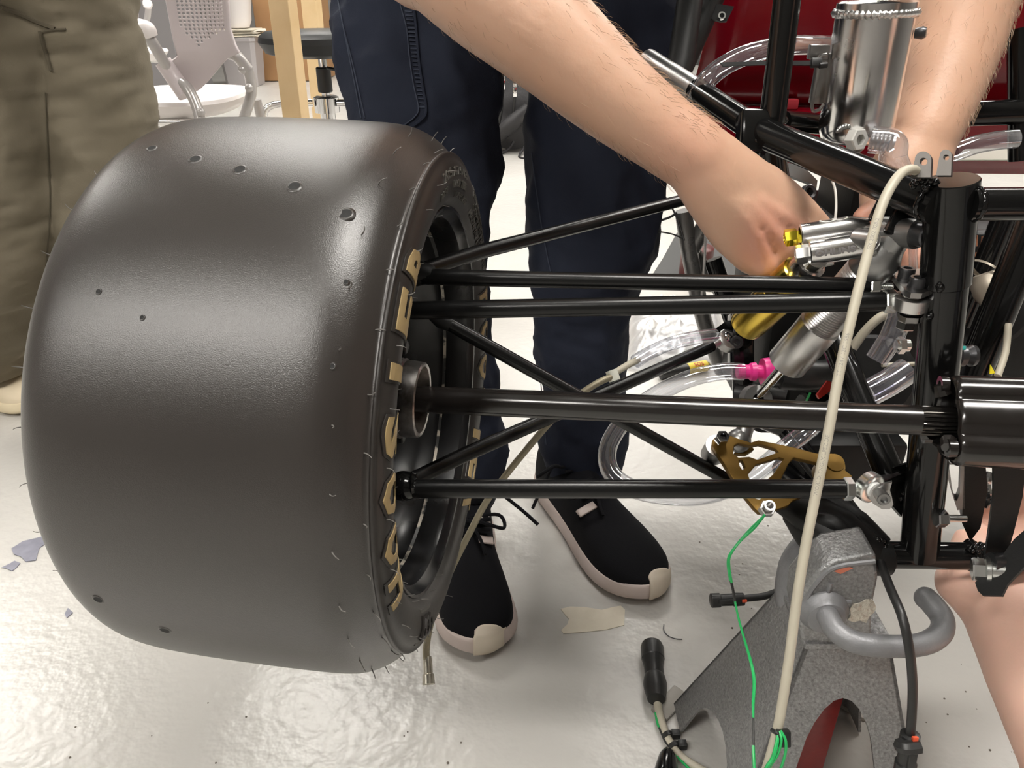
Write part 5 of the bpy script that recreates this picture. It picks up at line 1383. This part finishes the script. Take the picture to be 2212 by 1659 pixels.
for s, S in ((-1, sA), (1, sB)):
    b2.tube([S, S + V((s * .05, .0, -.28)), S + V((s * .02, -.14, -.48))], [.05, .042, .028], 16, 4)
    hw_ = S + V((s * .02, -.14, -.48)); b2.tube([hw_, hw_ + V((0, -.06, -.06))], [.03, .038], 14, ell=.5)
    for k in range(4): finger(b2, [hw_ + V(((k - 1.5) * .019, -.055, -.055)), hw_ + V(((k - 1.5) * .020, -.09, -.10)), hw_ + V(((k - 1.5) * .019, -.085, -.135))])
    finger(b2, [hw_ + V((-s * .025, -.02, -.02)), hw_ + V((-s * .045, -.05, -.06)), hw_ + V((-s * .045, -.06, -.09))])
b2.tube([KH + V((0, 0, .50)), KH + V((0, -.01, .60))], [.056, .052], 16)
head(b2, by, KH + V((0, -.02, .70)), V((.3, -.9, -.2)))
bb = b2.obj('body', SKIN, by); remesh(bb, .006, 5, .5)
pm = M(); leg_mesh(pm, k1, .85); leg_mesh(pm, k2, .85)
pm.tube([k1[2][1], k1[1][1], KH + V((-.08, 0, .0))], [.085, .105, .12], 24); pm.tube([k2[2][1], k2[1][1], KH + V((.08, 0, .0))], [.085, .105, .12], 24)
pm.tube([KH + V((0, 0, -.06)), KH + V((0, 0, .12))], [.165, .155], 28, ell=.75, ref=V((1, 0, 0)))
kp = pm.obj('trousers', KHAKI, by); remesh(kp, .007, 4, .5); fold(kp, .0105, 9.0, 4.2, (1, 1, 1.2))
s2 = M(); s2.tube([KH + V((0, 0, .06)), KH + V((0, 0, .25)), KH + V((0, 0, .50)), KH + V((0, 0, .53))], [.165, .155, .18, .07], 26, 4, ell=.70, ref=V((1, 0, 0)))
for s, S in ((-1, sA), (1, sB)): s2.tube([KH + V((s * .08, 0, .44)), S, S + V((s * .03, 0, -.18))], [.09, .07, .066], 18, 3)
tsh = s2.obj('shirt', mat('grey_tee', (.12, .12, .13), .9), by); remesh(tsh, .012, 5, .5)
fold(kp, .0036, 17.0, 8.8, (.7, .7, 2.4))
kf = on_surface(kp)
for pl, r_ in ((((86, 68), (94, 100), (103, 128), (110, 152)), .0028), (((86, 70), (112, 65), (142, 63)), .0018), (((2, 16), (40, 30), (80, 48), (118, 62)), .0030), (((104, 154), (120, 156)), .0016)): seam_line(kf, pl, r_, 'pocket_seam_and_fold_shade', KHAKID, by)  # third line is a fold: its crease shade drawn as a darker tube
seam_line(kf, ((98, 200), (104, 330), (108, 440), (101, 560), (86, 660)), .0011, 'side_seam', KHAKID, by)
sneaker('suede_shoe', (-1.14, 1.40), (-.875, 1.262), BEIGE, mat('cream_sole', (.68, .58, .40), .6), by, None, .054, None, [(((.30, -.8, .085), (.36, -.2, .100), (.40, .5, .085)), .003)])
sneaker('suede_shoe', (-.70, 1.40), (-.56, 1.13), BEIGE, mat('cream_sole', (.68, .58, .40), .6), by, None, .054)
M().tube([P(48, 788, 1.44), P(58, 800, 1.43), P(76, 808, 1.42)], .0030, 8, 4).obj('red_lace_loop', mat('dark_red_lace', (.22, .02, .03), .7), by)

# ---- kneeling helper, only a forearm in view
kn = thing('person', 'person whose bare pink forearm reaches up under the frame, bottom right corner', 'person', V((.85, .0, 0)))
b3 = M()
EL = P(2462, 1860, .52); SH = V((.66, .10, .44)); CH3 = V((.80, .0, .46)); PV = V((1.0, -.22, .27))
b3.tube([SH, (SH + EL) / 2 + V((.02, .0, 0)), EL, P(2352, 1640, .570), P(2262, 1455, .625), P(2190, 1318, .668), P(2158, 1252, .690)], [.052, .047, .043, .0460, .0455, .0410, .0390], 22, 6)
b3.tube([P(2190, 1318, .668), P(2158, 1258, .690), P(2146, 1215, .704), P(2150, 1165, .712)], [.041, .041, .041, .036], 22, 5, ell=[.95, .75, .58, .48], ref=CAMX)
b3.tube([P(2150, 1300, .672), P(2090, 1266, .686), P(2066, 1252, .694), P(2075, 1210, .712)], [.030, .026, .019, .012], 14, 5)
for k in range(4):
    u = 2118 + k * 30
    finger(b3, [P(u, 1190, .710), P(u - 2, 1130, .718), P(u, 1085, .712), P(u + 4, 1060, .70)], (.0115, .0105, .0095, .0085))
b3.tube([PV, (PV + CH3) / 2 + V((0, -.02, .03)), CH3], [.14, .135, .15], 24, 5, ell=.68, ref=V((.7, .7, 0)))
SH2 = V((.98, .16, .46)); b3.tube([SH, CH3 + V((.01, .03, .03)), SH2], [.052, .085, .052], 16, 4)
b3.tube([SH2, V((1.02, .18, .25)), V((.92, .25, .12))], [.05, .043, .030], 16, 4)
b3.tube([V((.92, .25, .12)), V((.90, .28, .07))], [.034, .036], 12, ell=.5)
for k in range(4): finger(b3, [V((.885 + k * .02, .28, .07)), V((.88 + k * .02, .31, .035)), V((.88 + k * .02, .325, .012))])
b3.tube([CH3 + V((-.01, .05, .06)), V((.755, .10, .60))], [.056, .052], 16)
head(b3, kn, V((.73, .14, .68)), V((-.5, .75, -.3)))
for s in (-1, 1):
    k0_ = PV + V((s * .06, s * .06, -.03)); k1_ = V((.80 + s * .10, .04 + s * .12 - .05, .085)); k2_ = V((1.10 + s * .10, -.22 + s * .12, .06))
    b3.tube([k0_, k1_, k2_], [.085, .06, .042], 16, 4)
kb = b3.obj('body', SKINR, kn); remesh(kb, .0045, 5, .5)
p3 = M()
for s in (-1, 1):
    k0_ = PV + V((s * .06, s * .06, -.03)); k1_ = V((.80 + s * .10, .04 + s * .12 - .05, .085)); k2_ = V((1.10 + s * .10, -.22 + s * .12, .065))
    p3.tube([k0_, k1_, k2_], [.105, .078, .058], 20, 4)
p3.ball(PV, .165, 10, (1, 1, .8)); pob = p3.obj('trousers', DKC, kn); remesh(pob, .010, 5, .5)
p3 = M(); p3.tube([PV + V((0, 0, .03)), (PV + CH3) / 2 + V((0, -.02, .03)), CH3, CH3 + V((-.02, .06, .08))], [.16, .155, .17, .075], 24, 5, ell=.72, ref=V((.7, .7, 0)))
p3.tube([CH3, SH, SH + (EL - SH) * .4], [.09, .07, .066], 18, 3); p3.tube([CH3, SH2, SH2 + V((.02, .01, -.1))], [.09, .07, .066], 18, 3)
pob = p3.obj('shirt', mat('grey_tee', (.12, .12, .13), .9), kn); remesh(pob, .012, 5, .5)
for s in (-1, 1):
    sneaker('shoe', (1.16 + s * .10, -.30 + s * .12), (1.16 + s * .10 - .19, -.30 + s * .12 + .18), BLKC, SOLE, kn, None, .05)

# ------------------------------------------------------------------ litter on the floor
def flat(name, label, cat, px, m, h=.0008, part=None):
    t = thing(name, label, cat, FL(*px[0]))
    t2 = M().plate([FL(u, v, .0004) for u, v in px], (), V((0, 0, h))).obj(part or 'sheet', m, t, smooth=0)
    return t


flat('tape_scrap', 'torn strip of cream masking tape on the floor in front of the free sneaker', 'tape', [(1211, 1316), (1232, 1311), (1262, 1312), (1300, 1318), (1325, 1312), (1341, 1309), (1350, 1318), (1348, 1351), (1310, 1361), (1262, 1366), (1217, 1369), (1212, 1362), (1225, 1350), (1229, 1338), (1220, 1328)], MASK)
flat('paint_chip', 'largest grey paint chip on the floor left of the tyre', 'chip', [(25, 1186), (50, 1170), (80, 1163), (101, 1157), (107, 1170), (86, 1184), (82, 1196), (78, 1211), (56, 1214), (45, 1203), (30, 1198)], CHIP, .0012)
flat('paint_chip', 'small pointed grey paint chip at the left edge of the floor', 'chip', [(3, 1227), (22, 1218), (32, 1212), (44, 1217), (34, 1229), (26, 1234), (12, 1228)], CHIP, .001)
flat('paint_chip', 'single dark paint chip on the floor under the left of the tyre', 'chip', [(140, 1327), (147, 1314), (158, 1324), (150, 1331), (144, 1336)], CHIP, .001)
t = thing('wire_offcut', 'thin curved wire offcut on the floor above the round connector', 'wire', FL(1440, 1360))
M().tube([FL(1434, 1349, .002), FL(1434, 1362, .002), FL(1444, 1374, .002), FL(1460, 1380, .002), FL(1474, 1381, .002)], .0007, 6, 5).obj('strand', DSTEEL, t)
rn = random.Random(21); dm = M()
for k in range(36):
    u, v = rn.choice([(rn.uniform(1450, 1700), rn.uniform(1120, 1420)), (rn.uniform(100, 1000), rn.uniform(1450, 1650)), (rn.uniform(1900, 2200), rn.uniform(1400, 1650))])
    dm.ball(FL(u, v, .0004), rn.uniform(.0006, .0018), 3, (1, 1, .4))
tag(dm.obj('floor_grit', mat('dark_grit', (.12, .10, .08), .7)), 'dark specks of grit scattered over the grey floor', 'grit', kind='stuff')

# clear parts bag lying on the floor
bg = thing('plastic_bag', 'crumpled clear plastic parts bag with white label on the floor', 'bag', FL(1450, 740))
n = 34; gv = []; c0, c1, c2, c3 = FL(1356, 800, 0), FL(1552, 800, 0), FL(1560, 655, 0), FL(1362, 655, 0)
for s in (1, 0):
    for i in range(n + 1):
        for j in range(n + 1):
            a, b = i / n, j / n; p = (c0 * (1 - a) + c1 * a) * (1 - b) + (c3 * (1 - a) + c2 * a) * b
            e = min(1, 5 * min(a, 1 - a, b, 1 - b)); h = .028 * e ** .5
            cr = (abs(noise.noise(V((a * 7, b * 7, 3)))) + .6 * abs(noise.noise(V((a * 15, b * 13, 8))))) * .030 * e
            wob = V((noise.noise(V((a * 3, b * 3, 1))), noise.noise(V((a * 3, b * 3, 7))), 0)) * .012
            gv.append(p + wob + V((0, 0, (.004 + h + cr) if s else .002)))
fs = []; N1 = (n + 1) ** 2
for i in range(n):
    for j in range(n):
        q = i * (n + 1) + j; fs.append((q, q + n + 1, q + n + 2, q + 1))
mm = M(); mm.add(gv[:N1], fs); mm.obj('film', CLEARB, bg, smooth=180)
M().plate([FL(u, v, .022) for u, v in ((1386, 690), (1440, 680), (1446, 700), (1392, 712))], (), V((0, 0, .0006))).plate([FL(u, v, .022) for u, v in ((1452, 700), (1466, 698), (1468, 716), (1454, 718))], (), V((0, 0, .0006))).obj('label', PAPER, bg, smooth=0)
M().tube([FL(1400, 755, .012), FL(1440, 745, .014), FL(1480, 758, .012)], .006, 10, 4).obj('bagged_part', ALUD, bg)

gl = thing('glue_tube', 'black glue tube with a yellow label lying on the floor behind the clear hose', 'tube', FL(1480, 800))
p0, p1 = FL(1425, 808, .012), FL(1532, 789, .012); pd = (p1 - p0).normalized(); pl_ = (p1 - p0).length
M().lathe(p0, pd, [(0, .006), (.002, .0115), (pl_ * .55, .0115)], 24, (True, True)).obj('barrel', BLKP, gl)
M().lathe(p0, pd, [(pl_ * .55, .0118), (pl_ * .93, .0118)], 24, (True, True)).obj('label_band', YEL, gl)
M().lathe(p0, pd, [(pl_ * .93, .010), (pl_ * .97, .0095), (pl_ * 1.0, .006)], 24, (True, True)).obj('nose', mat('olive_plastic', (.22, .18, .03), .4), gl)
wrap_text('SOS', p0 + pd * (pl_ * .75), pd, -CAMD + CAMU * .6, .0121, .013, 'label_print', REDI, gl)
mt = flat('dark_floor_sheet', 'dark grey sheet on the floor behind the frame', 'mat', [(1395, 618), (1432, 560), (1462, 505), (1560, 500), (1640, 560), (1640, 640)], mat('dark_grey_sheet', (.05, .05, .05), .7), .004)  # thin sheet in one even dark grey
rc = thing('red_can', 'dark red can on the floor behind the frame, beside the bare hand', 'can', FL(1590, 600))
c_ = FL(1500, 600, 0)
M().lathe(c_, V((0, 0, 1)), [(0, .04), (.003, .043), (.085, .043), (.09, .038), (.098, .015), (.11, .015)], 28, (True, True)).obj('can_body', DRED, rc)
wl_ = thing('thin_wires', 'two thin dark wires hanging beside the bare wrist behind the arm tube', 'wire', P(1430, 430, 1.0))
M().tube([P(1415, 395, 1.0), P(1440, 430, 1.0), P(1462, 470, 1.0), P(1478, 520, 1.0)], .0012, 6, 4).tube([P(1420, 478, 1.0), P(1445, 470, 1.0), P(1462, 460, 1.0)], .0016, 6, 4).tube([P(1420, 500, 1.0), P(1450, 505, 1.0), P(1475, 515, 1.0)], .0010, 6, 4).obj('strand', BLKP, wl_)
M().tube([P(1524, 500, .98), P(1522, 560, 1.0), P(1516, 640, 1.02)], .0018, 8, 4).obj('grey_strand', GTUBE, wl_)

# ------------------------------------------------------------------ background furniture
ch1 = thing('chair', 'white plastic chair with perforated backrest behind the khaki trousers', 'chair', V((-.85, 2.1, 0)))
sc_ = FL(388, 208, .45)
rg = []
def seat_ring(k, z, inset=0.0, n=40):
    out = []
    for j in range(n):
        a = 2 * pi * j / n; cx_, sy_ = cos(a), sin(a)
        r = (abs(cx_) ** 3 + abs(sy_) ** 3) ** (-1 / 3)
        out.append(sc_ + V(((.168 - inset) * r * cx_, (.185 - inset) * r * sy_, z)))
    return out
M().rings([seat_ring(0, -.035, .06), seat_ring(0, -.032, .03), seat_ring(0, -.012, .008), seat_ring(0, .0, .0), seat_ring(0, .008, .004), seat_ring(0, .008, .012), seat_ring(0, -.002, .03), seat_ring(0, -.008, .12)]).obj('seat', WPLA, ch1, smooth=50)
# backrest: curved sheet, perforated; rows follow its tapering outline
BY = 1.93
def ipl(tab, y):
    for (y0, x0), (y1, x1) in zip(tab, tab[1:]):
        if y0 <= y <= y1: return x0 + (x1 - x0) * (y - y0) / (y1 - y0)
    return tab[-1][1] if y > tab[-1][0] else tab[0][1]
XLB = [(-70, 352), (0, 359), (90, 375), (125, 384), (132, 372), (137, 358), (206, 400)]
XRB = [(-70, 488), (0, 491), (60, 495), (95, 506), (116, 516), (122, 500), (128, 488), (150, 470), (180, 446), (195, 430), (206, 404)]
def bpt(f, y):
    xl, xr = ipl(XLB, y), ipl(XRB, y); u = xl + (xr - xl) * f
    return PY(u, y, BY - .05 * (((u - 430) / 70) ** 2) * .5 + .03 * max(0, (y - 110) / 90))
NX = 14; ys_ = [-70 + 8.6 * k for k in range(33)]; bm2 = M()
for j in range(len(ys_) - 1):
    y0, y1 = ys_[j], min(ys_[j + 1], 206)
    for i in range(NX):
        f0, f1 = i / NX, (i + 1) / NX; fm, ym = (f0 + f1) / 2, (y0 + y1) / 2
        o_ = [bpt(*c) for c in ((f0, y0), (fm, y0), (f1, y0), (f1, ym), (f1, y1), (fm, y1), (f0, y1), (f0, ym))]
        if 2 <= i <= 12 and ym < 98 - (12 * (5 - i) if i < 5 else 4.6 * (i - 5)):
            sh_ = (f1 - f0) * .0
            inn = [bpt(fm + sh_ + (f1 - f0) * .36 * cos(a), ym + (y1 - y0) * .36 * sin(a)) for a in [-.75 * pi + k * pi / 4 for k in range(8)]]
            bm2.add(o_ + inn, [(k, (k + 1) % 8, 8 + (k + 1) % 8, 8 + k) for k in range(8)])
        else: bm2.add(o_, [tuple(range(8))])
bk_ = bm2.obj('backrest', LPLA, ch1, smooth=60, merge=.0004); so = bk_.modifiers.new('thickness', 'SOLIDIFY'); so.thickness = .006
L0, R0 = PY(376, 168, 1.92), PY(512, 122, 1.94)
M().tube([PY(352, 133, 1.92), L0, PY(402, 206, 1.91)], .0195, 16, 4).obj('left_sleeve', LPLA, ch1)
M().tube([R0 + V((-.02, 0, .008)), R0 + V((.0, .0, .0)), R0 + V((.018, .01, -.03))], .0135, 14, 4).obj('right_sleeve', GTUBE, ch1)
for nm, pts_ in (('left_frame_tube', [PY(312, 60, 1.9), PY(340, 110, 1.9), L0, PY(405, 190, 1.9), PY(428, 240, 1.88), PY(440, 300, 1.86)]), ('right_frame_tube', [R0 + V((0, 0, .0)), PY(534, 150, 1.95), PY(543, 195, 1.96), PY(532, 240, 1.96), PY(510, 300, 1.96)])):
    M().tube(pts_, .0125, 14, 5).obj(nm, GTUBE, ch1)
for x_, y_ in ((-.15, -.16), (.15, -.16), (-.15, .16), (.15, .16)):
    M().tube([sc_ + V((x_, y_, -.03)), V((sc_.x + x_ * 1.15, sc_.y + y_ * 1.2, .012))], .0125, 12).obj('leg', GTUBE, ch1)
M().tube([sc_ + V((-.16, -.14, -.04)), sc_ + V((.14, -.16, -.04))], .010, 12).obj('seat_rail', ALUB, ch1)
M().tube([PY(300, 58, 1.92), PY(318, 66, 1.9), PY(326, 80, 1.9)], [.018, .020, .016], 14, 4).obj('arm_cap', WPLA, ch1)
for u_, v_, y_ in ((434, 243, 1.87), (538, 190, 1.94), (524, 150, 1.94)): M().ball(PY(u_, v_, y_), .010, 8).obj('frame_bolt', GTUBE, ch1)
c2_ = dup(ch1, V((-1.62, 3.45, 0)), 'white plastic chair partly seen between khaki trousers and the perforated backrest'); c2_.rotation_euler = (0, 0, radians(150))

st_ = thing('stool', 'black round shop stool with chrome foot bars behind the pale wooden posts', 'stool', PY(682, 100, 2.6))
so_ = PY(692, 92, 2.6); so_.z = .565
M().lathe(so_ - V((0, 0, .0)), V((0, 0, 1)), [(-.058, .02), (-.056, .135), (-.046, .168), (-.016, .186), (.0, .182), (.012, .165), (.016, .0001)], 48, (True, False)).obj('seat', VINYL, st_)
M().cyl(so_ + V((0, 0, -.20)), so_ + V((0, 0, -.05)), .013, 20).obj('gas_rod', CHROME, st_)
M().cyl(so_ + V((0, 0, -.165)), so_ + V((0, 0, -.09)), .023, 24, .003).obj('column_cover', BLKP, st_)
M().lathe(so_ + V((0, 0, -.225)), V((0, 0, 1)), [(0, .024), (.0, .040), (.045, .040), (.05, .030)], 24, (True, True)).obj('foot_bar_clamp', CHROME, st_)
M().cyl(V((so_.x, so_.y, .09)), so_ + V((0, 0, -.225)), .024, 22).obj('lower_column', CHROME, st_)
for s in (-1, 1):
    z_ = so_.z - .215
    M().tube([so_ + V((s * .04, -.02, z_ - so_.z + .02)), so_ + V((s * .14, -.04, z_ - so_.z + .02)), so_ + V((s * .185, -.05, z_ - so_.z)), so_ + V((s * .19, -.05, z_ - so_.z - .07)), so_ + V((s * .15, -.05, z_ - so_.z - .10)), so_ + V((s * .04, -.02, z_ - so_.z - .08))], .0115, 14, 5).obj('foot_bar', ALU, st_)
M().tube([so_ + V((.02, -.03, -.09)), so_ + V((.10, -.06, -.10)), so_ + V((.15, -.08, -.09))], .005, 10, 4).ball(so_ + V((.155, -.082, -.088)), .012, 6).obj('height_lever', BLKP, st_)
for k in range(5):
    a = k * 2 * pi / 5 + .3; e_ = V((so_.x + .27 * cos(a), so_.y + .27 * sin(a), .075))
    M().tube([V((so_.x, so_.y, .11)), e_], [.024, .016], 12).obj('base_leg', BLKP, st_)
    M().cyl(e_ + V((-.012, 0, -.047)), e_ + V((.012, 0, -.047)), .027, 18, .003).obj('caster', BLKP, st_)

def post(label, a, b, Y, wpx):
    top = PY(a[0], a[1], Y); bot = PY(b[0], b[1], Y); d = (top - bot).normalized()
    lo = bot - d * (bot.z / d.z); hi = top + d * .35
    lo = lo + d * .006
    t = thing('wooden_post', label, 'post', lo, 'pale wooden posts')
    x_ = V((1, -.35, 0)); x_ = (x_ - d * x_.dot(d)).normalized(); y_ = d.cross(x_)
    hw = wpx / F * (top - V((0, 0, CAMH))).dot(CAMD) / 2
    M().box((lo + hi) / 2, hw, hw * .7, (hi - lo).length / 2, x_, y_, d, .002).obj('timber', WOOD, t, smooth=0)
post('nearer pale wooden post leaning in front of the black stool', (610, 0), (641, 262), 2.1, 50)
post('farther pale wooden post half hidden behind the black stool', (672, 0), (697, 262), 3.3, 36)

bn_ = thing('waste_bin', 'grey plastic bin on the floor behind the white chair', 'bin', FL(530, 183))
b0_ = FL(532, 184); hw_ = .125
rg = []
for z_, k in ((0, .82), (.005, .85), (.30, 1.0), (.31, 1.06), (.335, 1.06), (.335, .99), (.05, .84)):
    rg.append([b0_ + V((hw_ * k * x_ * 1.1, hw_ * k * y_, z_)) for x_, y_ in ((-1, -.8), (-.8, -1), (.8, -1), (1, -.8), (1, .8), (.8, 1), (-.8, 1), (-1, .8))])
M().rings(rg).obj('tub', GPLA, bn_, smooth=30)
ps = thing('paper_stack', 'stack of loose paper on top of the grey bin', 'paper', b0_ + V((0, 0, .336)))
rn = random.Random(2)
for k in range(7):
    a = rn.uniform(-.3, .3); X_ = V((cos(a), sin(a), 0)); Y_ = V((-sin(a), cos(a), 0))
    M().box(b0_ + V((rn.uniform(-.02, .05), rn.uniform(-.02, .02), .342 + k * .007)), .15, .11, .0028, X_, Y_).obj('sheet', PAPER if k % 3 else MASK, ps, smooth=0)
wb_ = thing('white_bucket', 'white rounded plastic bucket standing on the paper stack', 'bucket', b0_ + V((.02, 0, .39)))
M().lathe(b0_ + V((.0, 0, .389)), V((0, 0, 1)), [(0, .07), (.006, .085), (.05, .105), (.20, .125), (.206, .130), (.212, .125), (.2, .118), (.01, .07)], 32, (True, True)).obj('bucket_shell', WPLA, wb_)
cbx = thing('cardboard_box', 'brown cardboard box standing behind the wooden posts', 'box', FL(640, 178))
q_ = FL(632, 178); M().box(q_ + V((.0, .25, .33)), .24, .20, .325, bev=.004).obj('carton', CARD, cbx, smooth=0)
M().box(q_ + V((.0, .0485, .33)), .03, .0012, .325).obj('packing_tape', mat('tan_packing_tape', (.42, .28, .14), .25), cbx, smooth=0)
cab = thing('storage_cabinet', 'dark grey storage cabinet far behind the chairs at the top left', 'cabinet', V((-2.2, 5.4, 0)))
M().box((-2.75, 5.6, .50), .62, .25, .495, bev=.005).obj('carcass', mat('dark_grey_laminate', (.13, .125, .13), .5), cab, smooth=0)
for s in (-1, 1):
    dd_ = M().box((-2.75 + s * .305, 5.344, .50), .295, .009, .47, bev=.003).obj('door', mat('grey_door', (.20, .19, .195), .45), cab, smooth=0)
    M().tube([V((-2.75 + s * .06, 5.328, .52)), V((-2.75 + s * .06, 5.318, .54)), V((-2.75 + s * .06, 5.318, .60)), V((-2.75 + s * .06, 5.328, .62))], .005, 8, 3).obj('handle', CHROME, dd_)
bp_ = thing('backpack', 'slumped black backpack with silver zip pulls seen between the navy legs', 'backpack', FL(1105, 330))
q_ = FL(1112, 328)
bm3 = M(); bm3.tube([q_ + V((0, .08, .02)), q_ + V((.0, .08, .10)), q_ + V((.02, .10, .25)), q_ + V((.03, .12, .40)), q_ + V((.03, .13, .47))], [.15, .20, .185, .15, .07], 28, 5, ell=.62, ref=V((1, 0, 0)))
bpo = bm3.obj('main_bag', BAGF, bp_); fold(bpo, .014, 9, 2.2, (1, 1, 1))
M().tube([q_ + V((-.09, -.03, .06)), q_ + V((-.02, -.055, .13)), q_ + V((.06, -.04, .20))], [.05, .07, .05], 18, 4, ell=.5).obj('front_pocket', BAGF, bp_)
for dx, zz in ((-.052, .30), (.0, .27)):
    M().box(q_ + V((dx, -.052, zz)), .008, .004, .020, bev=.002).cyl(q_ + V((dx, -.052, zz + .022)), q_ + V((dx, -.052, zz + .036)), .008, 10).obj('zip_pull', CHROME, bp_)
    M().tube([q_ + V((dx, -.052, zz - .02)), q_ + V((dx - .01, -.055, zz - .12)), q_ + V((dx - .03, -.05, zz - .2))], .006, 8, 3).obj('strap', BLKP, bp_)
M().tube([q_ + V((-.07, -.06, .004)), q_ + V((-.03, -.04, .02)), q_ + V((.0, -.02, .06))], [.010, .006, .008], 8, 3).tube([q_ + V((.06, -.03, .05)), q_ + V((.02, -.12, .004)), q_ + V((.06, -.17, .004)), q_ + V((.14, -.17, .004))], .006, 8, 5).obj('loose_strap', BAGF, bp_)
